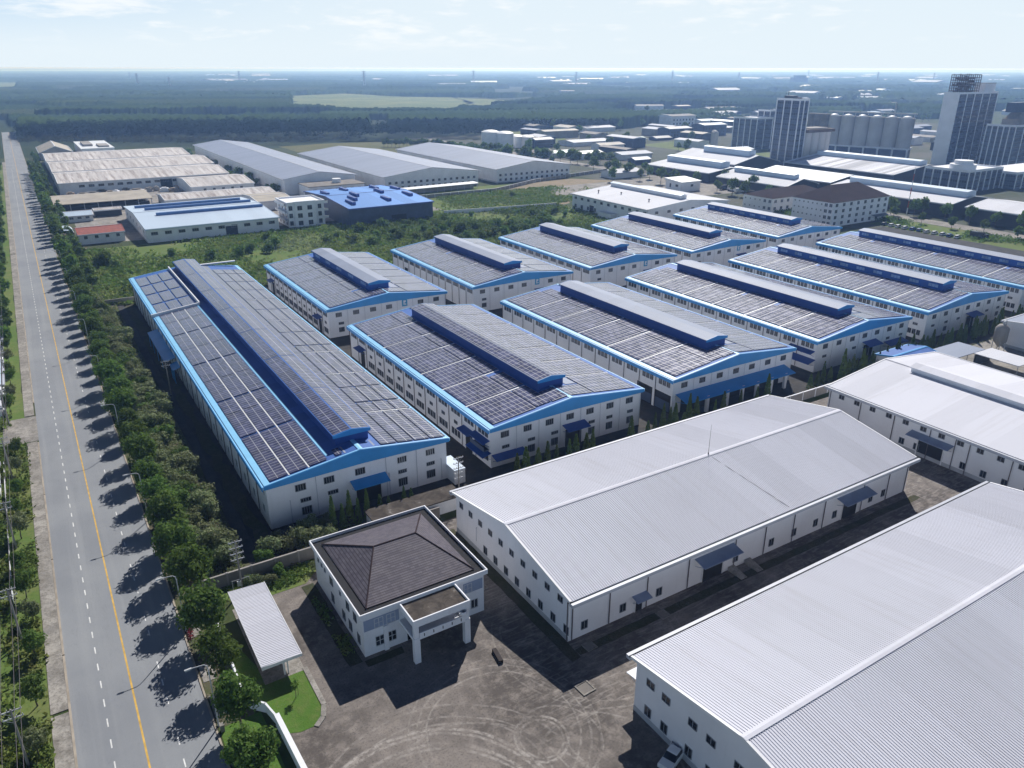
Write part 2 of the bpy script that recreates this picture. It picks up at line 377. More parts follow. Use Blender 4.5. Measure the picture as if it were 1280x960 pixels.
sheet('olive_field', ragged(ccw([G(*p) for p in ((350,183),(410,179),(480,177),(545,184),(556,192),(520,197),(400,197))]), 4, 30, 7), .03, M['dryfield'])
sheet('far_green_field', ragged(ccw([G(*p) for p in ((640,164),(705,164),(702,177),(660,177),(645,175))]), 4, 30, 8), .04, M['paddy'])
sheet('far_yellow_field', ragged(ccw([G(*p) for p in ((366,120),(430,117),(500,121),(566,122),(596,128),(560,140),(520,140),(470,138),(368,137))]), 10, 60, 9), .05, M['paddy'])
sheet('far_pale_field', ragged(ccw([G(*p) for p in ((570,122),(640,126),(640,130),(590,133))]), 10, 60, 10), .05, M['paddy'])
sheet('left_far_field', ragged(ccw([G(*p) for p in ((-40,103),(22,103),(18,113),(-40,116))]), 10, 60, 11), .05, M['paddy'])
sheet('industrial_ground', ragged(rect(380, 1250, -100, 900), 6, 40, 12), .03, M['indground'])
sheet('park_lawn', ragged(ccw([G(*p) for p in ((800,181),(850,176),(900,184),(960,186),(962,196),(900,193),(860,190))]), 3, 20, 13), .045, M['paddy'])
sheet('factory_yard', ragged(rect(12, 215, 424, 640), 1.5, 20, 14), .028, M['walk'])
sheet('compound_paving', rect(20.5, 352, 116.5, 304), .02, M['compound'])
sheet('warehouse_yard', [(15.2,-60),(262,-60),(262,113.5),(20.5,113.5),(20.5,84),(14.6,80),(14.6,60)], .024, M['yard'])
sheet('hall_side_lane', ragged(rect(20.6, 22.6, 118, 303), .3, 5, 41), .03, M['darkasph'])
sheet('hall_side_grass', ragged(rect(23.2, 25.6, 124, 303), .7, 3, 42), .035, M['strip'])
sheet('side_yard', rect(204, 345, 88, 116), .03, M['walk'])
# main road
sheet('main_road', rect(-8.5, 7.2, -80, 1268), .02, M['asphalt'])
b = MB()
for k in range(0, 190): b.poly([(x, y, .026) for x, y in rect(-4.68, -4.52, 40.5+4*k, 42.1+4*k)])
for k in range(0, 150):
    if (k % 7) in (2, 5) and k > 5: continue
    b.poly([(x, y, .026) for x, y in rect(2.72, 2.88, 40.5+4*k, 42.0+4*k)])
struct('road_lane_marking', b, M['line_w'])
b = MB(); b.poly([(x, y, .026) for x, y in rect(-1.1, -.86, -80, 1260)]); struct('road_centre_line', b, M['line_y'])
b = MB()
y = -80
while y < 1260:      # kerb of separate stones with a gutter gap every so often
    L = rnd.uniform(26, 30)
    if not (193 < y+L/2 < 210): b.box(-8.78, -8.5, y, y+L-.25, -.1, .15)
    b.box(7.2, 7.45, y, y+L-.2, -.1, .15); y += L
struct('road_kerb', b, M['kerb'])
b = MB()
for y0, y1 in ((-60, 98), (98.6, 193), (210, 420), (421, 860)): b.box(-10.9, -8.8, y0, y1, -.1, .12)
struct('sidewalk', b, M['walk'])
sheet('side_drive', rect(-15.5, -8.5, 193.5, 209.5), .05, M['walk'])
sheet('left_verge', ragged(rect(-40, -10.9, -60, 850), .4, 6, 15), .03, M['grassland'])
sheet('right_verge', ragged(rect(7.5, 12.3, -40, 112), .2, 6, 16), .03, M['verge'])
sheet('far_right_verge', ragged(rect(7.5, 20.5, 112, 860), .3, 6, 17), .03, M['verge'])
sheet('front_lawn', ragged(rect(7.6, 13.2, 60, 84.5), .15, 3, 17), .05, M['lawn'])
sheet('corner_lawn', ccw([(14.6,79.2),(16.5,78.3),(18.6,78.3),(20.2,79.4),(20.6,81.4),(20.6,89.2),(20.1,92),(15,92.6),(12.4,104),(11.9,108),(11.9,88),(13.6,84)]), .055, M['lawn'])
sheet('carport_slab', rect(14.9, 20.6, 89.0, 108), .06, M['walk'])
sheet('office_garden', ragged(ccw([(17,108.2),(27,108.6),(31,112),(30.5,114),(16,114.3),(12.5,114)]), .3, 2, 18), .06, M['grassland'])
for i, (x0, x1, y0, y1) in enumerate(((26.2,28.2,86,108),(28.6,34.3,84.6,86.1),(54.0,55.9,70,110),(55.9,141,70.4,71.9))):
    sheet('foundation_strip', ragged(rect(x0,x1,y0,y1), .12, 2, 20+i), .05, M['strip'])
b = MB()
for p0, p1 in (((20.7,89.4),(20.7,81.2)),((20.7,81.2),(19.9,79.2)),((19.9,79.2),(18.6,78.1))):
    dx, dy = p1[0]-p0[0], p1[1]-p0[1]; l = math.hypot(dx, dy); nx, ny = -dy/l*.35, dx/l*.35
    b.prism(ccw([(p0[0]-nx,p0[1]-ny),(p1[0]-nx,p1[1]-ny),(p1[0]+nx,p1[1]+ny),(p0[0]+nx,p0[1]+ny)]), 0, .16)
struct('lawn_kerb', b, M['walk'])
# verge paving patches and drains by the lamps
b = MB()
for y0, y1 in ((86.5,91),(94,97.5),(104.5,108)): b.box(7.7, 9.6, y0, y1, -.05, .09)
struct('verge_paving', b, M['walk'])
# road of the next estate and its service lane
sheet('estate_road', rect(424, 437, 60, 900), .05, M['walk'])
sheet('service_lane', rect(384, 396, 60, 250), .05, M['darkasph'])
sheet('estate_verge', ragged(rect(397, 423, 60, 260), .5, 6, 30), .045, M['grassland'])
sheet('estate_plaza', rect(300, 424, 380, 470), .04, M['walk'])

# ------------------------------------------------------------------ building helpers
_win = {}
def win_mesh(w, h, nx, ny, fr='frame', gl='glass'):
    k = (round(w,2), round(h,2), nx, ny, fr, gl)
    if k not in _win:
        b = MB(); a = .09; d = .07                 # outward is -y
        b.box(-w/2, w/2, -.025, .02, -h/2, h/2, 1)
        b.box(-w/2-a, -w/2, -d, .02, -h/2-a, h/2+a); b.box(w/2, w/2+a, -d, .02, -h/2-a, h/2+a)
        b.box(-w/2, w/2, -d, .02, h/2, h/2+a); b.box(-w/2, w/2, -d-.06, .02, -h/2-a, -h/2)
        for i in range(1, nx): x = -w/2+w*i/nx; b.box(x-.05, x+.05, -d+.01, -.02, -h/2, h/2)
        for i in range(1, ny): z = -h/2+h*i/ny; b.box(-w/2, w/2, -d+.015, -.021, z-.04, z+.04)
        _win[k] = b.mesh('window', [M[fr], M[gl]])
    return _win[k]
class Face:      # placing things on the walls of a building root (local frame, footprint w by l)
    def __init__(s, root, w, l): s.r = root; s.w = w; s.l = l
    def at(s, f, a, z, off=0.):
        w, l = s.w/2+off, s.l/2+off
        return {'F': ((a,-l,z), 0.), 'B': ((-a,l,z), math.pi), 'L': ((-w,-a,z), -math.pi/2), 'R': ((w,a,z), math.pi/2)}[f]
    def win(s, f, a, z, w=1.4, h=1.3, nx=2, ny=1, fr='frame', gl='glass', name='window'):
        loc, rz = s.at(f, a, z); return link(name, win_mesh(w, h, nx, ny, fr, gl), s.r, loc, rz)
    def part(s, f, a, z, mb, name, m, off=0.):
        loc, rz = s.at(f, a, z, off)
        return mb.build(name, m, s.r, loc, rz) if isinstance(mb, MB) else link(name, mb, s.r, loc, rz)
_shared = {}
def shared(key, fn):
    if key not in _shared: _shared[key] = fn()
    return _shared[key]
def door_mesh(w, h, jamb=.25, m=('white2','dark')):
    def f():
        b = MB(); b.box(-w/2, w/2, -.03, .02, 0, h, 1); b.box(-w/2-jamb, -w/2, -.12, .02, 0, h+jamb); b.box(w/2, w/2+jamb, -.12, .02, 0, h+jamb); b.box(-w/2, w/2, -.12, .02, h, h+jamb)
        return b.mesh('door', [M[m[0]], M[m[1]]])
    return shared(('door', w, h, m), f)
def canopy_mesh(w, d, drop=.5, m='blue', th=.12):
    def f():
        b = MB(); b.hexa([(-w/2,-d,-drop-th),(w/2,-d,-drop-th),(w/2,0,-th),(-w/2,0,-th),(-w/2,-d,-drop),(w/2,-d,-drop),(w/2,0,0),(-w/2,0,0)])
        for x in (-w/2+.3, 0, w/2-.3): b.tube((x,-.02,-drop-1.0),(x,-d+.25,-drop-th), .05, n=5)
        return b.mesh('canopy', [M[m]])
    return shared(('can', w, d, drop, m), f)
def pipe_mesh(h, r=.09):
    def f():
        b = MB(); b.tube((0,-.15,0),(0,-.15,h), r, n=6); b.tube((0,-.15,h),(0,0,h+.25), r*1.4, n=6)
        return b.mesh('downpipe', [M['pipe' if r > .07 else 'gutter']])
    return shared(('pipe', round(h,2), r), f)

def hall(name, label, cat, fp, eave, apex, ridge='Y', wall='white', roof='wroof', over=.8, gutter='gutter', group=None, ribs=0, trim='wroof', monitor=None, plinth=True, capm=None, goff=0.):
    x0, x1, y0, y1 = fp
    w, l = (x1-x0, y1-y0) if ridge == 'Y' else (y1-y0, x1-x0)
    rz = 0 if ridge == 'Y' else -math.pi/2
    root = thing(name, label, cat, ((x0+x1)/2, (y0+y1)/2, 0), rz, group)
    W, L = w/2, l/2; s = (apex-eave)/W
    wi, li = W-over, L-.45
    zi = eave-.16+s*over
    b = MB(); b.vprism([(-wi,0),(wi,0),(wi,zi),(0,apex-.16),(-wi,zi)], -li, li); b.build('wall', M[wall], root)
    if plinth:
        b = MB(); p = .04
        b.box(-wi-p, wi+p, -li-p, -li, 0, .9); b.box(-wi-p, -wi, -li, li, 0, .9); b.build('plinth', M['plinth'], root)
    b = MB(); t = .13
    b.vprism([(-W,eave-t),(0,apex-t),(W,eave-t),(W,eave),(0,apex),(-W,eave)], -L, L)
    if ribs:
        n = int(2*L/ribs); hw = .075; rh = .07
        for i in range(n):
            y = -L+(i+.5)*2*L/n
            for sg in (-1, 1):
                a = (sg*W, eave); c = (sg*.15, apex-.15*s)
                P = []
                for dz, k in ((-.02, hw), (rh, hw*.55)):
                    q = [(a[0],y-k,a[1]+dz),(c[0],y-k,c[1]+dz),(c[0],y+k,c[1]+dz),(a[0],y+k,a[1]+dz)]
                    P += q if sg < 0 else q[::-1]
                b.hexa(P)
    b.build('roof', M[roof], root)
    b = MB(); b.vprism([(-.45,apex-.45*s+.09),(.45,apex-.45*s+.09),(.45,apex-.45*s+.13),(0,apex+.13),(-.45,apex-.45*s+.13)], -L, L); b.build('ridge_cap', M[capm or trim], root)
    for vy in (-1, 1):
        y0_, y1_ = (-L-.03, -L+.28) if vy < 0 else (L-.28, L+.03)
        b = MB(); b.vprism([(-W,eave-.3),(0,apex-.3),(W,eave-.3),(W,eave+.11),(0,apex+.11),(-W,eave+.11)], y0_, y1_); b.build('verge_trim', M['brightw' if trim == 'wroof' else trim], root)
    for sg in (-1, 1):
        gw = .8 if gutter != 'lblue' else .34
        b = MB(); xa, xb = sorted((sg*(W+.004), sg*(W+gw)))
        b.box(xa, xb, -L-.1, L+.1, eave-.62, eave-.16); 
        lip = sorted((sg*(W+gw*.375), sg*(W+gw))); b.box(lip[0], lip[1], -L-.1, L+.1, eave-.16, eave-.03)
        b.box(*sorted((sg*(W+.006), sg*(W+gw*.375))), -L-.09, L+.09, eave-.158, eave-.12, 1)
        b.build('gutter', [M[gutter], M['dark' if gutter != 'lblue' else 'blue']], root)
    if monitor:
        mh, h, v0, v1, mw, mr = monitor
        mon = roof_monitor(root, mh, h, v0, v1, apex, s, mw, mr)
    f = Face(root, 2*wi, 2*li); f.W = W; f.L = L; f.s = s; f.eave = eave; f.apex = apex; f.wi = wi; f.li = li
    return root, f
M['midblue'] = paint('mid_blue_cladding', (.018,.11,.44), .45, .12, .4, .4)
def roof_monitor(root, mh, h, v0, v1, apex, s, mw='white2', mr='wroof', wins=None, trim=None, off=0.):
    b = MB(); zb = apex-mh*s-.35-abs(off)*s; zt = apex-mh*s+h
    b.vprism([(-mh+.5,zb),(mh-.5,zb),(mh-.5,zt),(0,zt+.6),(-mh+.5,zt)], v0+.25, v1-.25)
    mon = b.build('roof_monitor', M[mw], root, (off,0,0))
    b = MB(); zr = zt+.05; rr = .62
    b.vprism([(-mh,zr),(0,zr+rr),(mh,zr),(mh,zr+.12),(0,zr+rr+.12),(-mh,zr+.12)], v0, v1); b.build('monitor_roof', M[mr], mon)
    if trim:
        for v in (v0-.08, v1):
            b = MB(); b.vprism([(-mh,zr-.5),(mh,zr-.5),(mh,zr+.15),(0,zr+rr+.15),(-mh,zr+.15)], v, v+.08); b.build('monitor_fascia', M[trim], mon)
    if wins:
        n = int((v1-v0)/wins)
        for i in range(n):
            v = v0+(i+.5)*(v1-v0)/n
            link('monitor_window', win_mesh(wins*.52, h*.42, 3, 1, 'midblue', 'mwin'), mon, (-mh+.5, v, zb+(zt-zb)*.58), -math.pi/2)
    return mon
M['mwin'] = paint('translucent_monitor_panel', (.30,.45,.70), .35, .35, .3)

def arrays(root, spans, vblocks, eave, apex, W, mat, name='solar_array', lift=.16, th=.05):
    """flat panel fields lying a hand above the roof sheet; spans are across the roof, vblocks along it"""
    s = (apex-eave)/W
    for u0, u1 in spans:
        for v0, v1 in vblocks:
            b = MB(); z = lambda u: apex-abs(u)*s+lift
            b.hexa([(u0,v0,z(u0)),(u1,v0,z(u1)),(u1,v1,z(u1)),(u0,v1,z(u0)),(u0,v0,z(u0)+th),(u1,v0,z(u1)+th),(u1,v1,z(u1)+th),(u0,v1,z(u0)+th)])
            b.build(name, M[mat], root)
def strips(root, items, eave, apex, W, m, name, lift=.05, th=.05):
    s = (apex-eave)/W
    for (u0, u1, v0, v1) in items:
        z = lambda u: apex-abs(u)*s+lift
        b = MB(); b.hexa([(u0,v0,z(u0)),(u1,v0,z(u1)),(u1,v1,z(u1)),(u0,v1,z(u0)),(u0,v0,z(u0)+th),(u1,v0,z(u1)+th),(u1,v1,z(u1)+th),(u0,v1,z(u0)+th)])
        b.build(name, M[m], root)
def blue_fascia(root, W, L, eave, apex, mid=1.9, side=.75):
    for vy in (-1,):
        b = MB(); y = vy*(L+.05)
        b.vprism([(-W-.1,eave-side),(0,apex-mid),(W+.1,eave-side),(W+.1,eave+.02),(0,apex+.02),(-W-.1,eave+.02)], y-.14, y)
        b.build('gable_fascia', M['blue'], root)
    b = MB(); b.box(-W-.47, -W-.35, -L-.19, L, eave-.95, eave-.05); b.build('eave_fascia', M['blue'], root)

SOLAR = 'solar roofed factory halls with blue trim'
def solar_hall(label, x0, x1, y0, y1, nb, groups='top', sign=False, seed=0, mwins=None, extra=None, eave=9.5, apex=12.0, mv=(8.0, 6.5), wide_first=False):
    q = random.Random(seed)
    root, f = hall('factory_hall', label, 'factory hall', (x0+.45,x1-.45,y0,y1), eave, apex, 'Y', 'white', 'mblue', .35, 'lblue', SOLAR, 0, 'lblue', plinth=False)
    W, L, s = f.W, f.L, f.s
    blue_fascia(root, W, L, eave, apex, 2.95)
    mh = 3.9; v0, v1 = -L+mv[0], L-mv[1]
    mon = roof_monitor(root, mh, 2.35, v0, v1, apex, s, 'midblue' if mwins else 'dblue', 'groof', mwins, 'blue')
    if seed == 1: arrays(mon, [(-mh+.25,-.2),(.2,mh-.25)], [(v0+.4,v1-.4)], apex-mh*s+2.40, apex-mh*s+3.02, mh, 'solarb', 'monitor_panels', .14, .04)
    # panel fields: nb bays along the hall, split by white walkways
    a, bnd = -L+1.1, L-1.0; n = nb; step = (bnd-a)/n; gap = .6
    bl = [(a+i*step+gap/2, a+(i+1)*step-gap/2) for i in range(n)]
    if wide_first: bl[0] = (bl[0][0]+1.2, bl[0][1])
    us = -W+1.5
    um = -mh-4.4
    arrays(root, [(us, um-.3)], bl, eave, apex, W, 'solarb'); arrays(root, [(um, -mh-.5)], [(p+.3, r-q.choice((.2,.2,1.6))) for p, r in bl], eave, apex, W, 'solarb')
    arrays(root, [(mh+3.4, W-1.5)], bl, eave, apex, W, 'solarb')
    arrays(root, [(-mh-.3,-.25),(.3,mh+3.0)], [(a+.3, v0-.9)], eave, apex, W, 'solarb')
    strips(root, [(us-.5, -mh-.6, a+i*step-gap/2+.1, a+i*step+gap/2-.1) for i in range(1, n)]+[(mh+2.4, W-.9, a+i*step-gap/2+.1, a+i*step+gap/2-.1) for i in range(1, n)], eave, apex, W, 'skyl', 'walkway')
    strips(root, [(mh+.1, mh+3.0, v0, v1)], eave, apex, W, 'groof', 'walkway', .06)
    strips(root, [(-W+.02, -W+1.2, -L+.3, L-.3)], eave, apex, W, 'lblue', 'flashing', .02, .03)
    # bays, windows, pipes on the long side facing the road
    nbay = 13 if nb > 5 else 12
    bay = 2*f.li/nbay
    pm = pipe_mesh(8.7)
    for i in range(nbay):
        c = f.li-bay*(i+.5)          # face L coordinate runs towards the camera
        for k in (-1, 0, 1): f.win('L', c+k*bay*.235, 7.55, 1.05, 1.35, 2, 1)
        if groups == 'all' and i not in (1, 11, 12):
            f.win('L', c, 4.7, 1.5, .65, 3, 1)
            for k in (-1, 0, 1): f.win('L', c+k*bay*.235, 2.1, 1.05, 1.5, 2, 1)
        f.part('L', c-bay*.5, .2, pm, 'downpipe', None)
    if groups in ('all', 'row2'):
        for i in ((1, 11) if groups == 'all' else (10,)):
            f.part('L', f.li-bay*(i+.5), .02, door_mesh(3.2, 4.6), 'door', None)
            if groups == 'all': f.part('L', f.li-bay*(i+.5), 5.6, canopy_mesh(5.0, 2.0, .35, 'dblue'), 'canopy', None)
    # gable end
    gx = [-.83,-.55,-.27,0.,.27,.55,.83]
    for i, g in enumerate(gx):
        if sign and i == 4: continue
        f.win('F', g*f.wi, 7.3, 1.9, 1.25, 4, 1)
    for g in gx:
        f.part('F', (g+.14)*f.wi if g < .8 else f.wi*.985, .2, pipe_mesh(8.7, .05), 'downpipe', None)
    if sign:
        b = MB(); b.box(-.95,.95,-.12,.02,-1.2,1.2,0); b.box(-.45,-.05,-.15,-.12,-.75,.8,1); b.box(-.05,.4,-.15,-.12,.15,.8,1); b.box(.1,.5,-.15,-.121,-.75,-.3,1)
        f.part('F', .27*f.wi, 7.8, b, 'sign', [M['signb'], M['white']])
    if extra: extra(root, f)
    return root, f
M['signb'] = paint('sign_blue', (.03,.30,.55), .5, .05, 1.)

# ------------------------------------------------------------------ the long hall by the road
def long_hall():
    eave, apex = 9.5, 12.0
    root, f = hall('factory_hall', 'longest solar roofed hall, beside the road, with an open blue valley along its ridge monitor', 'factory hall', (26.4,64.1,127.4,303.2), eave, apex, 'Y', 'white', 'mblue', .35, 'lblue', SOLAR, 0, 'lblue', plinth=False)
    W, L, s = f.W, f.L, f.s
    blue_fascia(root, W, L, eave, apex, 2.95)
    mh = 3.9; v0, v1 = -L+4.5, L-1.0
    mon = roof_monitor(root, mh, 2.3, v0, v1, apex, s, 'dblue', 'mblue', None, 'blue')
    arrays(mon, [(-mh+.2,-.2),(.2,mh-.2)], [(v0+.3+k*(v1-v0-.6)/7, v0+.3+(k+1)*(v1-v0-.6)/7-.35) for k in range(7)], apex-mh*s+2.35, apex-mh*s+2.97, mh, 'solar', 'monitor_panels', .14, .04)
    a = -L+.9; rows = []
    v = a
    for i, g in enumerate([7.5, 12.6, 12.6, 7.5, 13.6, 12.6, 12.6, 13.6, 12.6, 9.5]):
        rows.append((v, v+g)); v += g+(.75 if i % 2 else .35)
    last = v
    far = []
    while v < L-14: far.append((v+.9, v+12.2)); v += 12.8
    u0 = -W+1.3; cw = 3.4
    cols = [(u0+k*(cw+.42), u0+k*(cw+.42)+cw) for k in range(3)]
    arrays(root, cols, rows, eave, apex, W, 'solar'); arrays(root, [(c[0], c[1]) for c in cols], far, eave, apex, W, 'solar')
    arrays(root, [(-mh-.8+.0, -mh+.5)], [(-L+1.0, -L+3.6)], eave, apex, W, 'solar')
    strips(root, [(cols[k][1]+.08, cols[k+1][0]-.08, -L+.6, last) for k in range(2)], eave, apex, W, 'skyl', 'walkway')
    strips(root, [(u0, cols[2][1], rows[k][1]+.08, rows[k+1][0]-.08) for k in range(0, 9, 2)], eave, apex, W, 'skyl', 'walkway')
    strips(root, [(cols[2][1]+.25, cols[2][1]+.75, -L+2.5, last), (-W+.02, -W+1.15, -L+.3, L-.3), (W-.9, W-.02, -L+.3, L-.3)], eave, apex, W, 'lblue', 'flashing', .03, .04)
    strips(root, [(-mh+.9, mh-.6, -L+1.0, -L+3.9)], eave, apex, W, 'groof', 'flashing', .02, .03)
    rc = 3.3; rcols = [(mh+.6+k*(rc+.3), mh+.6+k*(rc+.3)+rc) for k in range(4)]
    rr = []; v = a
    for g in [16.5, 5.5, 9.5, 9.5, 17.5, 5.5, 12.5, 12.5, 12.5, 12.5, 12.5, 12.5, 12.5, 7]:
        if v+g < L-1: rr.append((v, v+g)); v += g+.6
    arrays(root, rcols[1:], rr, eave, apex, W, 'solar'); arrays(root, rcols[:1], [(a, L-2.)], eave, apex, W, 'solar')
    strips(root, [(mh+4.3, W-1.0, rr[k][1]+.06, rr[k][1]+.54) for k in (0, 3, 4, 7, 9)], eave, apex, W, 'skyl', 'walkway')
    # white raised flashing where the older roof section starts
    b = MB(); vb = last+.35; z = lambda u: apex-abs(u)*s
    b.hexa([(-W-.9,vb-.25,z(W)-.1),(-mh-1.4,vb-.25,z(mh+1.4)-.1),(-mh-1.4,vb+.25,z(mh+1.4)-.1),(-W-.9,vb+.25,z(W)-.1),(-W-.9,vb-.25,z(W)+.75),(-mh-1.4,vb-.25,z(mh+1.4)+.75),(-mh-1.4,vb+.25,z(mh+1.4)+.75),(-W-.9,vb+.25,z(W)+.75)])
    b.hexa([(-mh-1.7,vb+.25,z(mh+1.7)),(-mh-1.3,vb+.25,z(mh+1.3)),(-mh-1.3,L,z(mh+1.3)),(-mh-1.7,L,z(mh+1.7)),(-mh-1.7,vb+.25,z(mh)+.7),(-mh-1.3,vb+.25,z(mh)+.7),(-mh-1.3,L,z(mh)+.7),(-mh-1.7,L,z(mh)+.7)])
    b.build('parapet', M['white2'], root)
    b = MB(); b.box(mh+1.5, W-.5, L-.9, L+.2, z(mh)-.2, z(mh)+.15); b.build('rear_parapet', M['white2'], root)
    # valley debris: brackets sticking up out of the blue gutter
    nb = 25; bay = 2*f.li/nb; pm = pipe_mesh(8.7)
    for i in range(nb):
        c = f.li-bay*(i+.5)
        if i < 22:
            f.win('L', c-bay*.22, 7.4, 1.0, 1.3, 2, 1, 'wframe'); f.win('L', c+bay*.22, 7.4, 1.0, 1.3, 2, 1, 'wframe')
            f.win('L', c, 3.0, 1.2, 1.5, 2, 1, 'wframe')
        f.part('L', c-bay*.5, .2, pm, 'downpipe', None)
    for g in (-.66,-.36,-.02,.46,.80): f.win('F', g*f.wi, 7.15 if g < .4 else 7.25, 1.9, 1.25, 4, 1, 'frame' if g < .4 else 'wframe')
    for g in (-.62,-.33): f.win('F', g*f.wi, 4.3, 1.9, .7, 4, 1)
    for g in (.46,.80): f.win('F', g*f.wi, 4.6, 1.7, .65, 4, 1); f.win('F', g*f.wi, 2.2, 1.8, 1.6, 4, 1)
    f.win('F', -.62*f.wi, 2.0, 1.8, 1.5, 4, 1)
    f.part('F', .06*f.wi, .02, door_mesh(5.2, 4.4), 'door', None); f.part('F', .06*f.wi, 5.6, canopy_mesh(7.4, 2.6, .8, 'blue'), 'canopy', None)
    for g in (-.78,-.5,.27,.30,.63,.93): f.part('F', g*f.wi, .2, pipe_mesh(4.6 if g in (-.78,.30,.93) else 8.4, .06), 'downpipe', None)
    # sheds with blue roofs leaning on the road side
    for vy, l, d, zt in ((247-215.3-12, 30, 3.2, 5.2), (216-215.3, 5.5, 2.2, 4.6)):
        b = MB(); b.hexa([(-W+.5-d,vy-l/2,zt-.8),(-W+.58,vy-l/2,zt),(-W+.58,vy+l/2,zt),(-W+.5-d,vy+l/2,zt-.8),(-W+.5-d,vy-l/2,zt-.68),(-W+.58,vy-l/2,zt+.12),(-W+.58,vy+l/2,zt+.12),(-W+.5-d,vy+l/2,zt-.68)])
        k = 0
        for j in range(5):
            yy = vy-l/2+.3+j*(l-.6)/4; b.tube((-W+.8-d,yy,0),(-W+.8-d,yy,zt-.8), .09, n=5)
        b.build('lean_to_roof', M['blue'], root)
    return root, f
long_hall()

def ex_front(root, f):      # second hall of the front row: corner canopies and a side canopy on the gable
    for g in (-.82,-.50,-.20): f.win('F', g*f.wi, 4.3, 1.7, .6, 4, 1); f.win('F', g*f.wi, 2.1, 1.7, 1.6, 4, 1)
    for g in (.30,.55,.85): f.win('F', g*f.wi, 4.4, 1.6, .6, 4, 1); f.win('F', g*f.wi, 2.2, 1.7, 1.6, 4, 1)
    f.part('F', .05*f.wi, 5.6, canopy_mesh(6.2, 2.6, .7, 'dblue'), 'canopy', None); f.part('F', .05*f.wi, .02, door_mesh(4.6, 4.2), 'door', None)
    f.part('L', f.li-3.6, 6.4, canopy_mesh(6.4, 1.7, .5, 'dblue'), 'canopy', None); f.part('L', f.li-3.6, 3.7, canopy_mesh(7.6, 2.2, .6, 'dblue'), 'canopy', None)
    f.part('F', -f.wi+4.2, 3.1, canopy_mesh(8.0, 2.2, .6, 'dblue'), 'canopy', None)
    b = MB(); b.box(-3,3,-1.4,-.02,4.0,4.2); b.box(-3,3,-1.4,-1.3,4.2,5.0)
    f.part('L', f.li-3.6, 0, b, 'balcony', M['slate'])
def ex_long_canopy(root, f):
    f.part('F', -1.0, 5.3, canopy_mesh(2*f.wi-4, 4.2, 1.1, 'blue'), 'canopy', None)
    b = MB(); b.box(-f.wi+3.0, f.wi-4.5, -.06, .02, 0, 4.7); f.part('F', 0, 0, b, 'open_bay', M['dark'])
    for i, g in enumerate((-.98,-.62,-.30,-.05,.2,.45,.70)):
        b = MB(); b.box(-.4,.4,-3.6,-2.9,0,4.4) if i else b.box(-.4,.4,-.3,.1,0,4.7); f.part('F', g*f.wi+.6, 0, b, 'post', M['white'])
    for i, a in enumerate((f.li-3.4, f.li-10.2)):
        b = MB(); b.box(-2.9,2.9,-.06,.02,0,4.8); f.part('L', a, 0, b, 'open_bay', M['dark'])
        b = MB(); b.box(-2.6,2.6,-.09,-.062,.3,2.9); f.part('L', a, 0, b, 'stacked_goods_panel', M['slate'])
def ex_third(root, f):
    for g in (-.82,-.20): f.win('F', g*f.wi, 4.3, 1.6, .6, 4, 1)
    for g in (.55,.85): f.win('F', g*f.wi, 4.4, 1.6, .6, 4, 1)
    f.part('F', .12*f.wi, 5.4, canopy_mesh(6.4, 2.8, .8, 'dblue'), 'canopy', None); f.part('F', .12*f.wi, .02, door_mesh(4.8, 4.2), 'door', None)
    f.part('F', .68*f.wi, 3.5, canopy_mesh(9, 2.6, .6, 'dblue'), 'canopy', None)
    f.part('L', f.li-4.6, 6.3, canopy_mesh(8.4, 1.9, .6, 'dblue'), 'canopy', None); f.part('L', f.li-4.6, 3.9, canopy_mesh(9.4, 3.0, .8, 'dblue'), 'canopy', None)
def ex_fourth(root, f):
    for g in (-.82,-.5,-.2,.55,.85): f.win('F', g*f.wi, 4.3, 1.6, .6, 4, 1)
    for g in (-.5,.30,.85): f.win('F', g*f.wi, 2.1, 1.6, 1.4, 4, 1)
    f.part('F', .12*f.wi, 5.4, canopy_mesh(6.6, 2.8, .7, 'dblue'), 'canopy', None); f.part('F', .12*f.wi, .02, door_mesh(4.8, 4.2), 'door', None)
    for k in (-1,0,1): f.win('L', f.li-3.4+k*1.5, 2.1, 1.05, 1.5, 2, 1)
    f.win('L', f.li-3.4, 4.7, 1.5, .65, 3, 1)
def ex_row2(root, f):
    f.part('F', .35*f.wi, 5.2, canopy_mesh(6.0, 2.4, .6, 'dblue'), 'canopy', None)
    f.win('F', -.8*f.wi, 4.4, 1.6, .7, 4, 1); f.win('F', -.8*f.wi, 2.3, 1.7, 1.4, 4, 1)
solar_hall('first solar hall of the front row, dark square panels, next to the longest hall', 73.0, 116.2, 126.3, 209.3, 7, 'all', False, 1, None, ex_front)
solar_hall('second solar hall of the front row, long blue awning over its open ground floor', 125.2, 170.6, 126.5, 208, 6, 'top', False, 2, None, ex_long_canopy)
solar_hall('third solar hall of the front row, with two stacked blue awnings at its corner', 179.4, 224.2, 126.6, 210, 6, 'top', False, 3, None, ex_third)
solar_hall('fourth solar hall of the front row, with pale windows along its blue roof monitor', 232.4, 280.0, 126.6, 210, 6, 'top', False, 4, 6.5, ex_fourth)
solar_hall('fifth solar hall of the front row, cut by the right edge, behind the fourth one', 289.4, 336.0, 126.6, 213, 6, 'top', False, 5, 6.5, ex_fourth)
solar_hall('first solar hall of the rear row, behind the longest hall, blue sign on gable', 73.0, 116.2, 227.6, 298.3, 6, 'all', True, 6, 10, ex_row2, mv=(7.5, 5))
solar_hall('second solar hall of the rear row, behind the first front hall, blue sign', 125.6, 169.2, 227.4, 297.6, 6, 'row2', True, 7, None, ex_row2, mv=(8, 5))
solar_hall('third solar hall of the rear row, right of the overgrown field', 177.4, 222.4, 228.2, 296.0, 5, 'row2', True, 8, None, ex_row2, mv=(9, 5))
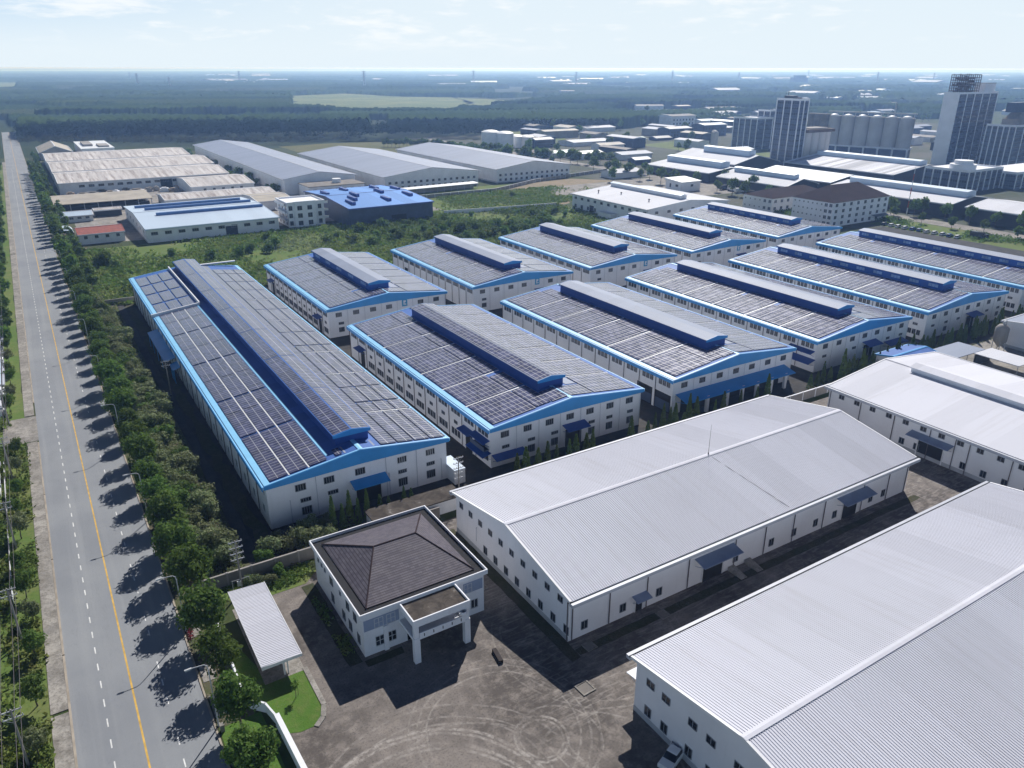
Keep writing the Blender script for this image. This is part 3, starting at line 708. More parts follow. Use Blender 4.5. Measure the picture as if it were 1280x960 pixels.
solar_hall('fourth solar hall of the rear row, before the white roofed grey monitor warehouse', 230.8, 275.8, 228.6, 297.6, 5, 'row2', True, 9, None, ex_row2, mv=(9, 5))
solar_hall('fifth solar hall of the rear row, before the four storey hip roofed block', 285.0, 331.0, 230, 298.4, 5, 'row2', False, 10, 6.5, ex_row2, mv=(9, 5))

# ------------------------------------------------------------------ white warehouses in front
WH = 'white ribbed roof warehouses'
def side_detail(f, face, xs_low, xs_up, doors, pipes, zl=1.95, zu=6.6, pw=.09, h=6.9):
    for a in xs_low: f.win(face, a, zl, 1.1, 1.35, 2, 1)
    for a in xs_up: f.win(face, a, zu, 1.25, .95, 2, 1)
    for a, w, hh, cw, ch in doors:
        f.part(face, a, .02, door_mesh(w, hh), 'door', None); f.part(face, a, ch, canopy_mesh(cw, 2.4 if w > 2 else 1.5, .55 if w > 2 else .4, 'canopy'), 'canopy', None)
    for a in pipes: f.part(face, a, .1, pipe_mesh(h, pw), 'downpipe', None)
root, f = hall('warehouse', 'middle white warehouse behind the office, ribbed roof with a thin rod on the ridge', 'warehouse', (55.6,141.2,73.0,109.9), 8.0, 11.3, 'X', 'white', 'wroof', .8, 'gutter', WH, .40, 'wroof')
n = 9; xs = [-15.5+i*3.6 for i in range(n)]
side_detail(f, 'F', [-7.0+i*3.45 for i in range(8)], [], [], [], h=6.9)
for i in range(10): f.win('F', -15.6+i*3.45, 6.55, 1.15, .95, 2, 1)
L = f.li
f.part('F', -10.0, 2.2, pipe_mesh(2.6, .05), 'downpipe', None)
side_detail(f, 'R', [-L+3,-L+10.5,-L+18,-L+35.5,-L+44.5,-L+50.5,-L+56.5,-L+62,-L+73,-L+77], [], [(-L+13.8,1.4,2.4,3.0,3.3),(-L+30,4.6,4.3,9.0,5.4),(-L+66.5,4.4,4.3,9.0,5.4)], [-L+.6,-L+7.7,-L+15.3,-L+24.2,-L+35,-L+42.5,-L+50,-L+58.5,-L+70,-L+78,-L+84])
f.part('F', 17.5, .1, pipe_mesh(6.9), 'downpipe', None)
for a in (-L+32.5, -L+36.5):
    b = MB(); b.hexa([(-.7,-3.2,0),(.7,-3.2,0),(.7,-.1,0),(-.7,-.1,0),(-.7,-3.2,.08),(.7,-3.2,.08),(.7,-.1,.75),(-.7,-.1,.75)]); f.part('R', a+2, 0, b, 'ramp', M['walk'])
m_ = MB(); m_.tube((0,0,0),(0,0,6.2), .05, .02, 5); m_.tube((0,0,0),(0,0,.35), .14, .12, 6)
tag(m_.build('lightning_rod', M['pipe'], None, (101.6,91.45,11.42)), 'thin lightning rod standing on the ridge of the middle white warehouse', 'lightning rod')
b = MB(); b.tube((0,.1,-.1),(2.2,-17.9,-3.2), .035, n=4); b.build('cable', M['pipe'], bpy.data.objects['lightning_rod'])
root, f = hall('warehouse', 'nearest white warehouse with a huge ribbed roof filling the lower right corner', 'warehouse', (55.4,142.2,21.6,59.2), 8.6, 11.5, 'X', 'white', 'wroof', .8, 'gutter', WH, .40, 'wroof')
side_detail(f, 'F', [-15.3,-12.2,-7.8,-4.3,.5,5], [], [], [], h=7.2)
for a in (-15.2,-12.3,-7.6,-4.6,-.2,3.,7.): f.win('F', a, 6.6, 1.35, .95, 2, 1)
f.part('L', 40.9, 4.9, canopy_mesh(3.6, 2.2, .3, 'white2'), 'canopy', None)
b = MB(); b.box(-.2,.2,-.25,0,-.2,.2); f.part('F', 1.2, 6.9, b, 'wall_lamp', M['pipe'])
root, f = hall('warehouse', 'white warehouse at the right edge with a low monitor and high window row', 'warehouse', (156.9,202.4,30,106.2), 8.5, 11.0, 'Y', 'white', 'wroof', .8, 'gutter', WH, 0, 'wroof')
roof_monitor(root, 2.6, 1.0, -f.L+2, f.L-8, 11.0, f.s, 'white2', 'wroof', None, None)
L = f.li
side_detail(f, 'L', [-L+5,-L+8.5,-L+20,-L+23.5]+[-L+34+i*4.3 for i in range(8)], [-L+3.5+i*4.15 for i in range(17)], [(-L+26.6,5.6,4.3,9.6,5.5)], [-L+.5]+[-L+8.8+i*8.6 for i in range(8)]+[-L+31.6], h=7.4)

# ------------------------------------------------------------------ office with the brown hip roof
def office():
    x0, x1, y0, y1 = 28.9, 49.0, 86.8, 108.1; h = 7.6
    W, L = (x1-x0)/2, (y1-y0)/2
    r = thing('office_building', 'two storey white office with brown hipped tile roof and a pillared entrance porch', 'office building', ((x0+x1)/2, (y0+y1)/2, 0))
    b = MB(); b.box(-W, W, -L, L, 0, h-.45); b.build('wall', M['white'], r)
    b = MB(); o = .5      # roof gutter tray round the hip roof
    b.box(-W-o, W+o, -L-o, L+o, h-.45, h-.2)
    for q in ((-W-o,W+o,-L-o,-L-o+.18),(-W-o,W+o,L+o-.18,L+o),(-W-o,-W-o+.18,-L-o+.18,L+o-.18),(W+o-.18,W+o,-L-o+.18,L+o-.18)): b.box(*q, h-.2, h+.35)
    b.build('parapet', M['white'], r)
    b = MB(); b.box(-W-o+.19, W+o-.19, -L-o+.19, L+o-.19, h-.197, h-.15); b.build('roof_gutter', M['void'], r)
    b = MB(); g = 1.6; a = (W+o-g, L+o-g); zt, zb = h+3.2, h+.02; hx = 3.6
    P = [(-a[0],-a[1],zb),(a[0],-a[1],zb),(a[0],a[1],zb),(-a[0],a[1],zb)]; T0, T1 = (-hx,0,zt), (hx,0,zt)
    b.poly([P[0],P[1],T1,T0]); b.poly([P[1],P[2],T1]); b.poly([P[2],P[3],T0,T1]); b.poly([P[3],P[0],T0])
    roof = b.build('roof', M['tile'], r)
    b = MB()
    for p, q in ((P[0],T0),(P[3],T0),(P[1],T1),(P[2],T1),(T0,T1)): b.tube(p, q, .13, .13, 6)
    b.build('ridge_tiles', M['brownroof'], roof)
    f = Face(r, 2*W, 2*L)
    for a_ in (-7.6, -5.7, 7.2, 9.):
        if a_ < 9: f.win('F', a_, 5.35, 1.25, 1.5, 2, 2, 'wframe')
        if a_ < 0: f.win('F', a_, 2.1, 1.25, 1.6, 2, 2, 'wframe')
    f.win('F', 8.3, 2.1, 1.1, 1.5, 2, 1, 'wframe')
    for a_, z, w, hh in ((-8.5,5.6,.6,.5),(-6.9,5.6,.6,.5),(-5.4,5.5,.6,.5),(-2.5,5.3,1.3,1.4),(1.5,5.5,.6,.5),(4.6,5.3,1.2,1.4),(7.6,5.3,1.2,1.4),(-2.5,2,1.2,1.4),(2.4,2,1.2,1.4),(5.2,2,1.2,1.5),(8.6,2,1.0,1.5)): f.win('L', a_, z, w, hh, 2, 1)
    for a_ in (-8,-4,0,4,8): f.win('R', a_, 5.3, 1.2, 1.4, 2, 1)
    b = MB()
    for q in ((-9.9,-4.4),(6.4,9.8)): MB().box(q[0], q[1], -L-.05, -L, 4.5, 6.4).build('blue_band', M['bband'], r)
    pass
    b = MB()
    for q in (-6.65, -8.4): b.box(q-.35, q+.35, -L-.28, -L-.002, 0, 4.4) if q > -7 else b.box(q-.55, q+.55, -L-.06, -L-.002, .2, 1.2)
    b.build('pilaster', M['white'], r)
    # porch
    px0, px1 = 34.5-(x0+x1)/2, 43.7-(x0+x1)/2; py0 = 81.5-(y0+y1)/2; py1 = -L-o-.01; zt = 7.55
    b = MB()
    b.box(px0, px1, py0, py1, zt-.5, zt-.25)
    for q in ((px0,px1,py0,py0+.2),(px0,px0+.2,py0+.2,py1),(px1-.2,px1,py0+.2,py1)): b.box(*q, zt-.25, zt+.15)
    b.box(px0+.06, px1-.06, py0+.06, py0+.4, zt-1.1, zt-.5); b.box(px0+.06, px0+.5, py0+.41, py1, zt-1.1, zt-.5); b.box(px1-.5, px1-.06, py0+.41, py1, zt-1.1, zt-.5)
    b.build('porch_roof', M['white'], r)
    b = MB(); b.box(px0+.21, px1-.21, py0+.21, py1, zt-.247, zt-.19); b.build('porch_flat_roof', M['stain'], r)
    b = MB(); b.box(px0+.9, px1-.9, py0+.1, py0+.35, 4.1, 5.2); b.box(px0+.05, px0+.9, py0+.05, py1+.9, 3.9, 4.4); b.box(px1-.9, px1-.05, py0+.05, py1+.9, 3.9, 4.4)
    b.box(px0+.9, px1-.9, py0+.4, py1+.9, 3.95, 4.1)
    for i in range(5): x = px0+1.6+i*1.5; b.box(x, x+.12, py0+.06, py0+.098, 4.45, 4.95, 1)
    b.build('balcony', [M['white'], M['void']], r)
    for x in (px0+.05, px1-.95):
        b = MB(); b.box(x, x+.9, py0+.04, py0+.85, 0, 3.9); b.box(x+.1, x+.8, py0+.14, py0+.8, 4.4, zt-1.1); b.build('pillar', M['white'], r)
    b = MB(); b.box(px0+1.2, px1-1.2, -L-.06, -L-.002, .1, 3.2); b.build('entrance', M['glass'], r)
    b = MB(); b.box(px0+1, px1-1, -L-.05, -L-.002, 4.5, 6.6); b.build('upper_glazing', M['glass'], r)
    b = MB(); b.lathe([(.5,6.3),(.55,6.0),(.5,5.7)], 10, 0, px1-1.2, py0+.0); b.build('lamp_globe', M['white'], r)
M['bband'] = paint('grey_blue_band', (.30,.36,.50), .7, .06, .4)
office()

def carport():
    x0, x1, y0, y1 = 14.7, 20.3, 88.6, 108.0
    r = thing('carport', 'long open carport with a white corrugated lean-to roof on steel posts beside the lawn', 'carport', ((x0+x1)/2, (y0+y1)/2, 0))
    W, L = (x1-x0)/2, (y1-y0)/2; z = lambda x: 3.45+(-x)*.05
    b = MB(); b.hexa([(-W,-L,z(-W)-.12),(W,-L,z(W)-.12),(W,L,z(W)-.12),(-W,L,z(-W)-.12),(-W,-L,z(-W)),(W,-L,z(W)),(W,L,z(W)),(-W,L,z(-W))])
    n = 56
    for i in range(n):
        y = -L+(i+.5)*2*L/n; k = .05
        b.hexa([(-W,y-k,z(-W)-.02),(W,y-k,z(W)-.02),(W,y+k,z(W)-.02),(-W,y+k,z(-W)-.02),(-W,y-k*.6,z(-W)+.06),(W,y-k*.6,z(W)+.06),(W,y+k*.6,z(W)+.06),(-W,y+k*.6,z(-W)+.06)])
    b.build('roof', M['wroof'], r)
    b = MB(); b.box(-W-.04, -W, -L, L, z(-W)-.3, z(-W)+.08); b.box(W, W+.1, -L, L, z(W)-.3, z(W)+.08); b.box(-W, W, -L-.05, -L, z(W)-.3, z(0)+.05)
    b.build('roof_edge', M['white2'], r)
    for i in range(5):
        y = -L+1.0+i*(2*L-2)/4
        b = MB(); b.tube((.4,y,0),(.4,y,z(0)-.15), .14, n=8); b.tube((.9,y,0),(.9,y,z(0)-.15), .1, n=8)
        b.hexa([(-W+.2,y-.06,z(-W)-.34),(W-.2,y-.06,z(W)-.34),(W-.2,y+.06,z(W)-.34),(-W+.2,y+.06,z(-W)-.34),(-W+.2,y-.06,z(-W)-.13),(W-.2,y-.06,z(W)-.13),(W-.2,y+.06,z(W)-.13),(-W+.2,y+.06,z(-W)-.13)])
        b.build('post', M['white2'], r)
carport()

def wall_line(name, label, cat, pts, h, th, m, cap=None, capm=None, posts=0):
    r = thing(name, label, cat, (pts[0][0], pts[0][1], 0)); ox, oy = pts[0]
    b = MB(); cp_ = MB(); ps = MB(); np_ = 0
    for (ax, ay), (bx, by) in zip(pts[:-1], pts[1:]):
        l = math.hypot(bx-ax, by-ay); dx, dy = (bx-ax)/l, (by-ay)/l; nx, ny = -dy, dx
        def slab(mb, k0, k1, t, z0, z1):
            q = [(ax-ox+dx*k0-nx*t, ay-oy+dy*k0-ny*t),(ax-ox+dx*k1-nx*t, ay-oy+dy*k1-ny*t),(ax-ox+dx*k1+nx*t, ay-oy+dy*k1+ny*t),(ax-ox+dx*k0+nx*t, ay-oy+dy*k0+ny*t)]
            mb.prism(q, z0, z1)
        slab(b, 0, l, th/2, 0, h)
        if cap: slab(cp_, -.05, l+.05, th/2+.06, h+.002, h+cap)
        if posts:
            k = 0
            while k < l and np_ < 90: slab(ps, k, k+.3, th/2+.07, 0, h+cap+.08 if cap else h+.1); k += posts; np_ += 1
    b.build('panel', M[m], r)
    if cap: cp_.build('coping', M[capm or m], r)
    if posts: ps.build('posts', M[capm or m], r); r.children[-1]['kind'] = 'stuff'
    return r
wall_line('boundary_wall', 'grey concrete boundary wall between the longest hall and the office garden', 'wall', [(11.8,114.9),(55.4,114.9)], 2.3, .22, 'darkconc', .12, 'conc', 4.0)
wall_line('boundary_wall', 'boundary wall with pale panels behind the middle white warehouse, below the conifer hedge', 'wall', [(61.0,115.6),(204,115.6)], 2.3, .22, 'conc', .12, 'white', 5.0)
wall_line('boundary_wall', 'white garden wall that follows the pavement past the carport and jogs round the lawn', 'wall', [(12.0,108),(11.7,86.2),(13.7,84.0),(14.3,81.2)], 1.6, .14, 'white', .08, 'white')
wall_line('boundary_wall', 'thick white gate wall with broad top at the lower edge beside the lawn', 'wall', [(14.4,81.0),(15.0,66)], 1.9, .55, 'white', .1, 'white')
wall_line('boundary_wall', 'old low concrete wall crossing the end of the overgrown field beside the longest hall', 'wall', [(17,306.5),(72,306.5)], 1.8, .25, 'conc', .1, 'conc', 5)
wall_line('boundary_wall', 'pale panelled wall across the overgrown field left of the grey monitor warehouse', 'wall', [(208,409),(251,402),(281,398)], 2.2, .25, 'white2', .12, 'white2', 4)
wall_line('boundary_wall', 'long grey wall in front of the two big grey roofed halls', 'wall', [(214,469),(280,470),(330,496),(420,520)], 2.4, .25, 'conc', .12, 'white2', 6)
r = thing('site_shed', 'low shed with stained flat roof and white front at the foot of the longest hall', 'shed', (51.5,118,0))
b = MB(); b.box(-8.9,9.2,-2.2,2.0,0,2.8); b.build('wall', M['white2'], r)
b = MB(); b.box(-9.2,9.5,-2.5,2.3,2.8,3.05); b.build('roof', M['stain'], r)
# equipment container beside the longest hall
r = thing('storage_container', 'white storage container standing beside the long hall\'s right front corner', 'container', (64.9,127.4,0))
b = MB(); b.box(-1.2,1.2,-3.2,3.2,.15,3.4)
for i in range(14): y = -3.1+i*.46; b.box(-1.26,-1.2,y,y+.2,.25,3.25)
for i in range(6): x = -1.1+i*.42; b.box(x,x+.2,-3.26,-3.2,.25,3.25)
b.build('body', M['white2'], r); b = MB(); b.box(-1.1,1.1,-3.1,3.1,0,.15); b.build('base', M['pipe'], r); b = MB(); b.box(-1.28,1.28,-3.28,3.28,3.4,3.5); b.build('roof', M['bwroof'], r)

# ------------------------------------------------------------------ neighbours right of the third warehouse
hall('awning_shed', 'bright blue roofed awning shed behind the right edge warehouse', 'shed', (197,213,109,120), 4.6, 5.6, 'X', 'white2', 'mblue', .4, 'lblue', None, 0, 'blue')
for lab, fp, z in (('grey sheet roofed open shed left of the dusty silo', (213,230,106.5,114.5), 4.2), ('flat white roofed open shed with clutter under its eaves, right edge', (224,233.5,94,106.5), 4.0)):
    x0,x1,y0,y1 = fp; r = thing('open_shed', lab, 'shed', ((x0+x1)/2,(y0+y1)/2,0)); W, L = (x1-x0)/2, (y1-y0)/2
    b = MB(); b.hexa([(-W,-L,z-.3),(W,-L,z-.5),(W,L,z-.5),(-W,L,z-.3),(-W,-L,z-.1),(W,-L,z-.3),(W,L,z-.3),(-W,L,z-.1)]); b.build('roof', M['wroofY' if z < 4.1 else 'groof'], r)
    for x in (-W+.3, 0, W-.3):
        for y in (-L+.3, L-.3): b = MB(); b.tube((x,y,0),(x,y,z-.4), .1, n=6); b.build('post', M['grey'], r)
    b = MB(); b.box(-W+.4,W-.4,L-.5,L-.35,0,z-.6); b.build('back_panel', M['darkwall'], r)
for i in range(9):
    b = MB(); q = random.Random(i); s1, s2, s3 = q.uniform(.7,1.4), q.uniform(.6,1.2), q.uniform(.6,1.5)
    b.box(-s1,s1,-s2,s2,.0,.12); b.box(-s1+.05,s1-.05,-s2+.05,s2-.05,.12,s3); b.box(-s1*.6,s1*.5,-s2*.6,s2*.6,s3,s3+.4)
    tag(b.build('goods_stack', M['rubble' if i % 3 else 'white2'], None, (206.5+i*1.7+q.uniform(-.5,.5), 104.2-i*.9+q.uniform(-.8,.8), 0.03), q.uniform(0,3)), 'small stack of pale goods piled in the open beside the right edge warehouse', 'goods stack', 'stacked goods by the open sheds')
for i in range(22):
    b = MB(); q = random.Random(50+i); s1, s2, s3 = q.uniform(1.5,3.4), q.uniform(1.2,2.4), q.uniform(1.2,2.6)
    b.box(-s1,s1,-s2,s2,0,.2); b.box(-s1+.1,s1-.1,-s2+.1,s2-.1,.2,s3); b.box(-s1*.6,s1*.5,-s2*.6,s2*.6,s3,s3+.6)
    tag(b.build('goods_stack', M[q.choice(('white2','rubble','card','conc'))], None, (26+i*3.2+q.uniform(-1.5,1.5), 598+q.uniform(-10,9), 0.05), q.uniform(-.3,.3)), 'stack of stored goods in the yard before the nearest rusty shed', 'goods stack', 'stacked goods before the rusty sheds')
r = thing('dust_silo', 'grey dust silo with a bent pipe beside the white workshop at the right edge', 'silo', (244,109.5,0))
b = MB(); b.lathe([(.3,1.2),(1.9,3.2),(1.9,7.2),(1.2,8.2),(.2,8.4)], 16); b.build('tank', M['conc'], r, smooth=True)
for a in range(4): an = a*math.pi/2+.6; b = MB(); b.tube((1.7*math.cos(an),1.7*math.sin(an),0),(1.7*math.cos(an),1.7*math.sin(an),4), .12, n=6); b.build('leg', M['grey'], r)
b = MB(); b.tube((0,0,8.4),(0,0,9), .25); b.tube((0,0,9),(1.9,.3,9.1), .25); b.tube((1.9,.3,9.1),(2.6,.4,6), .25); b.build('pipe', M['grey'], r)
r, f = hall('workshop', 'plain white workshop with one dark window behind the dust silo', 'workshop', (249,290,92,112), 8, 9.2, 'X', 'white', 'groof', .3, 'gutter'); f.win('F', 3, 5.2, 3.2, 1.6, 3, 1)

# ------------------------------------------------------------------ white warehouse with grey monitor, hip roofed blocks
r, f = hall('warehouse', 'white roofed warehouse with a long grey ridge monitor behind the rear row', 'warehouse', (283.5,345,316,386), 9.5, 12.2, 'Y', 'white2', 'wroofY', .6, 'gutter', None, 0, 'white2', (2.6,1.9,-30,33,'white2','bwroof'))
for i in range(11): f.win('L', -f.li+3.5+i*6.3, 7.2, 2.2, 1.3, 3, 1, 'frame')
for i in (0,1,2,3): f.win('L', -f.li+3.5+i*6.3, 2.6, 2.0, 1.8, 3, 1)
f.part('L', -f.li+19.5, .02, door_mesh(4.2,4.6), 'door', None)
for i in range(6): f.win('F', -24+i*9, 7.2, 2.2, 1.3, 3, 1)
b = MB(); b.box(-6,6,-4.5,-.02,0,3.2); b.box(-6.2,6.2,-4.7,-.02,3.2,3.4); f.part('L', f.li-32, 0, b, 'annex', M['white2'])
for i, (u_, v_) in enumerate(((-17,-20),(-14,8),(-20,22))):
    b = MB(); b.lathe([(.3,10.2),(.3,11.6),(.6,11.7),(.6,12.0),(.1,12.3)], 10, 0, u_, v_); b.build('roof_vent', M['pipe'], r)
def hip_block(label, fp, h, rise, floors, nl, nf, hx, group=None):
    x0,x1,y0,y1 = fp; r = thing('hip_roofed_block', label, 'building', ((x0+x1)/2,(y0+y1)/2,0), 0, group); W, L = (x1-x0)/2, (y1-y0)/2
    b = MB(); b.box(-W,W,-L,L,0,h); b.build('wall', M['white'], r)
    b = MB(); o = .7; P = [(-W-o,-L-o,h),(W+o,-L-o,h),(W+o,L+o,h),(-W-o,L+o,h)]; T0, T1 = (-hx,0,h+rise), (hx,0,h+rise)
    b.poly([P[0],P[1],T1,T0]); b.poly([P[1],P[2],T1]); b.poly([P[2],P[3],T0,T1]); b.poly([P[3],P[0],T0]); b.build('roof', M['brownroof'], r)
    b = MB(); b.box(-W-o,W+o,-L-o,L+o,h-.25,h-.003); b.build('eave', M['white2'], r)
    f = Face(r, 2*W, 2*L); fh = h/floors
    for k in range(floors):
        for i in range(nf): f.win('F', -W+(i+.5)*2*W/nf, fh*(k+.55), 2.0, 1.7, 2, 1, 'wframe', 'bglass')
        for i in range(nl): f.win('L', -L+(i+.5)*2*L/nl, fh*(k+.55), 1.8 if i > nl-3 else .8, 1.7 if i > nl-3 else .7, 2, 1, 'wframe', 'bglass')
    return r, f
r, f = hip_block('four storey white block with a dark brown hipped roof, taller of the pair', (368.2,417.5,263.6,290), 13, 7.2, 4, 9, 8, 12.5)
f.part('F', 17, 3.6, canopy_mesh(13, 4, .4, 'slate'), 'canopy', None)
hip_block('lower white block with a brown hipped roof, left of the four storey one', (377.5,428,312,334.5), 8.2, 4.0, 2, 6, 9, 16)
r = thing('gatehouse', 'small white guardhouse with a pale roof beside the estate road', 'guardhouse', (398,409,0))
b = MB(); b.box(-9,9,-8,8,0,6.5); b.build('wall', M['white'], r); b = MB(); b.hexa([(-9.6,-8.6,6.5),(9.6,-8.6,6.5),(9.6,8.6,6.5),(-9.6,8.6,6.5),(-9.6,-8.6,6.8),(9.6,-8.6,6.8),(9.6,8.6,8.2),(-9.6,8.6,8.2)]); b.build('roof', M['skyl'], r)
f = Face(r, 18, 16); f.win('L', -3, 3.6, 1.4, 2.6, 1, 1); f.win('L', 3.5, 4, 2.4, 1.4, 2, 1); f.win('F', 1, 4, 2.2, 1.4, 2, 1)

# ------------------------------------------------------------------ dark sheds with white roofs, towers, silos on the right
DS = 'dark walled sheds with white roofs'
hall('dark_shed', 'dark shed with white roof and long boxy monitor, nearest the white guardhouse', 'shed', (441,486,426,497), 7, 9.6, 'Y', 'darkwall', 'wroofY', .8, 'white2', DS, 0, 'skyl', (5,4,-30,31,'bwroof','bwroof'), False)
hall('dark_shed', 'tall dark shed with a big white gable roof before the small triple silos', 'shed', (483,535,440,515), 9.5, 15, 'Y', 'darkwall', 'wroofY', .8, 'white2', DS, 0, 'skyl', (4.5,4,-31,20,'bwroof','bwroof'), False)
hall('dark_shed', 'low dark gabled shed left of the lower hip roofed block', 'shed', (430,462,345,408), 7.5, 11.5, 'Y', 'darkwall', 'wroofY', .8, 'white2', DS, 0, 'skyl', (3,2.5,-26,28,'bwroof','bwroof'), False)
hall('dark_shed', 'pale roofed shed with a blue shaded half at the foot of the stair tower', 'shed', (466,512,338,405), 8.5, 12, 'Y', 'darkwall', 'bwroof', .8, 'white2', DS, 0, 'skyl', None, False)
hall('dark_shed', 'wide white roofed shed in front of the tall silo row', 'shed', (536,618,338,437), 9, 13.5, 'Y', 'darkwall', 'striped', .8, 'white2', DS, 0, 'skyl', (5,3,-46,46,'bwroof','bwroof'), False)
hall('dark_shed', 'white roofed shed with a long boxy monitor behind the red and white mast', 'shed', (449.8,494,245,330), 8, 11, 'Y', 'darkwall', 'wroofY', .8, 'white2', DS, 0, 'skyl', (5,3,-41,38,'bwroof','bwroof'), False)
hall('dark_shed', 'white roofed dark shed cut by the right edge behind the street trees', 'shed', (449.8,494,140,237), 8, 10.6, 'Y', 'darkwall', 'wroofY', .8, 'white2', DS, 0, 'skyl', None, False)
def tower(name, label, fp, h, floors, bf, bl, cat='tower', plainL=False, wall='slate', rib='white', roofm='conc'):
    x0,x1,y0,y1 = fp; r = thing(name, label, cat, ((x0+x1)/2,(y0+y1)/2,0)); W, L = (x1-x0)/2, (y1-y0)/2
    b = MB(); b.box(-W,W,-L,L,0,h-.6); b.build('wall', M[wall], r)
    b = MB(); b.box(-W-.35,W+.35,-L-.35,L+.35,h-.6,h+.1); b.box(-W-.35,W+.35,-L-.35,-L-.1,h+.1,h+1.1); b.box(-W-.35,-W-.1,-L-.1,L+.35,h+.1,h+1.1); b.box(W+.1,W+.35,-L-.1,L+.35,h+.1,h+1.1); b.build('parapet', M[rib], r)
    f = Face(r, 2*W, 2*L); fh = (h-1)/floors
    for i in range(bf+1):
        x = -W+i*2*W/bf; b = MB(); b.box(x-.45,x+.45,-L-.4,-L+.01,0,h-.6); b.build('pilaster', M[rib], r)
    if plainL:
        b = MB(); b.box(-W-.35,-W,-L-.39,L+.3,0,h-.605); b.build('end_panel', M[rib], r)
    else:
        for i in range(1, bl+1):
            y = -L+i*2*L/bl; b = MB(); b.box(-W-.4,-W+.01,y-.45,y+.45,0,h-.6); b.build('pilaster', M[rib], r)
    for k in range(floors):
        for i in range(bf):
            w = 2*W/bf-1.3; f.win('F', -W+(i+.5)*2*W/bf, fh*(k+.66), w, fh*.42, max(1, int(w/1.6)), 1, 'slategrey', 'bglass')
        if not plainL:
            for i in range(bl):
                w = 2*L/bl-1.3; f.win('L', -L+(i+.5)*2*L/bl, fh*(k+.66), w, fh*.42, max(1, int(w/1.6)), 1, 'slategrey', 'bglass')
    return r, f
M['slategrey'] = paint('spandrel_grey', (.26,.30,.38), .6, .3, .3)
r, f = tower('tower_block', 'tallest tower at the right, white end wall, rusty scaffold on top', (701.5,763,396,409), 60, 14, 5, 2, 'tower', True)
b = MB(); q = random.Random(3)
X0,X1,Y0,Y1,Z0,Z1 = -27,0,-5.5,5.5,60.1,75
for x in np.linspace(X0,X1,9):
    for y in np.linspace(Y0,Y1,4): b.tube((x,y,Z0),(x,y,Z1+q.uniform(-1,1)), .4, n=4)
for z in np.linspace(Z0+2,Z1,7):
    for y in np.linspace(Y0,Y1,4): b.tube((X0,y,z),(X1,y,z), .32, n=4)
    for x in np.linspace(X0,X1,9): b.tube((x,Y0,z),(x,Y1,z), .18, n=4)
for k in range(30):
    x = q.uniform(X0,X1-3); z = q.uniform(Z0,Z1-3); y = q.choice((Y0,Y1,0)); b.tube((x,y,z),(x+q.uniform(2,4),y,z+q.uniform(2,4)), .18, n=4)
for k in range(26): x, z = q.uniform(X0,X1-4), q.uniform(Z0,Z1-3); b.box(x,x+q.uniform(2,4),Y0+q.uniform(0,8),Y0+9,z,z+q.uniform(1,2.5))
b.build('scaffold', M['scaff'], r)
b = MB(); b.box(12,29.5,-4,5.5,60.1,68); b.build('plant_room', M['white'], r); b = MB(); b.box(11.8,29.7,-4.2,5.7,68,68.3); b.build('plant_room_roof', M['darkwall'], r)
r, f = tower('tower_block', 'dark stair tower with white ribs beside the round silo cluster', (554,565.5,443,466), 56, 13, 2, 3, 'tower')
b = MB(); b.box(-4,3,-2,6,56.1,59.0); b.box(-4.5,-3,-9,-7.5,56.1,58); b.box(-2,2,-7,-4,56.1,58); b.tube((3,8,56),(3,8,62),.25,n=5); b.tube((1,9,56),(1,9,61),.2,n=5); b.build('roof_plant', M['darkwall'], r)
tower('processing_block', 'wide dark blue block with white ribs left of the stair tower', (668,692,585,617), 31, 7, 2, 4, 'building')
tower('processing_block', 'narrow taller dark slab joined to the right of the wide blue block', (692.5,716,590,606), 38, 6, 1, 2, 'building')
r, f = tower('processing_block', 'broad ribbed block with a brown stepped top at the right edge', (719,800,352,376), 35, 9, 6, 5, 'building')
b = MB(); b.box(-26,36,-6,8,35.1,40); b.hexa([(-24,-5,40),(36,-5,40),(36,8,40),(-24,8,40),(-18,-3,45),(36,-3,45),(36,6,45),(-18,6,45)]); b.build('stepped_top', M['darkconc'], r)
b = MB(); b.box(-22,36,2,9,45.1,53); b.build('upper_storey', M['slate'], r); b = MB(); b.lathe([(11,45.1),(11,56),(7,57.5)], 20, 0, 14, -1); b.build('drum', M['conc'], r, smooth=False)
r, f = tower('podium_block', 'low ribbed office block with a white two step drum on its roof', (557,600,296,328), 14, 3, 6, 5, 'building')
b = MB(); b.lathe([(8.5,14.1),(8.5,18),(6,18.1),(6,20.5)], 24, 0, -13, -6); b.build('drum', M['white'], r)
tower('podium_block', 'lower ribbed wing at the right edge beside the drum topped block', (601,680,286,318), 11, 3, 9, 4, 'building')
# silo row on a white framed base
r = thing('silo_row', 'row of six tall grey concrete silos on a white framed base', 'silos', (716,487,0), math.atan2(-77,26)+math.pi/2)
LN = 82; b = MB(); b.box(-7,7,-LN/2,LN/2,8,9.4); b.build('base_slab', M['white'], r)
b = MB(); b.box(-6,6,-LN/2+1,LN/2-1,0,8); b.build('base_wall', M['slate'], r)
for i in range(7):
    y = -LN/2+.8+i*(LN-1.6)/6; b = MB(); b.box(-6.7,-6.0,y-.8,y+.8,0,8); b.build('base_post', M['white'], r)
for i in range(6):
    y = -LN/2+7+i*(LN-14)/5; b = MB(); b.lathe([(6.75,9.4),(6.75,36.5)], 28, 0, 0, y); b.build('silo', M['silo'], r, smooth=False)
    b = MB(); b.lathe([(4.2,36.5),(3.8,37.6),(1.0,38.4)], 20, 0, -.5, y); b.build('silo_cap', M['skyl'], r)
b = MB(); b.box(1.5,3.5,-LN/2,LN/2,39.5,40.6); b.tube((2.5,-LN/2+20,38),(2.5,-LN/2+20,50),.7,n=6)
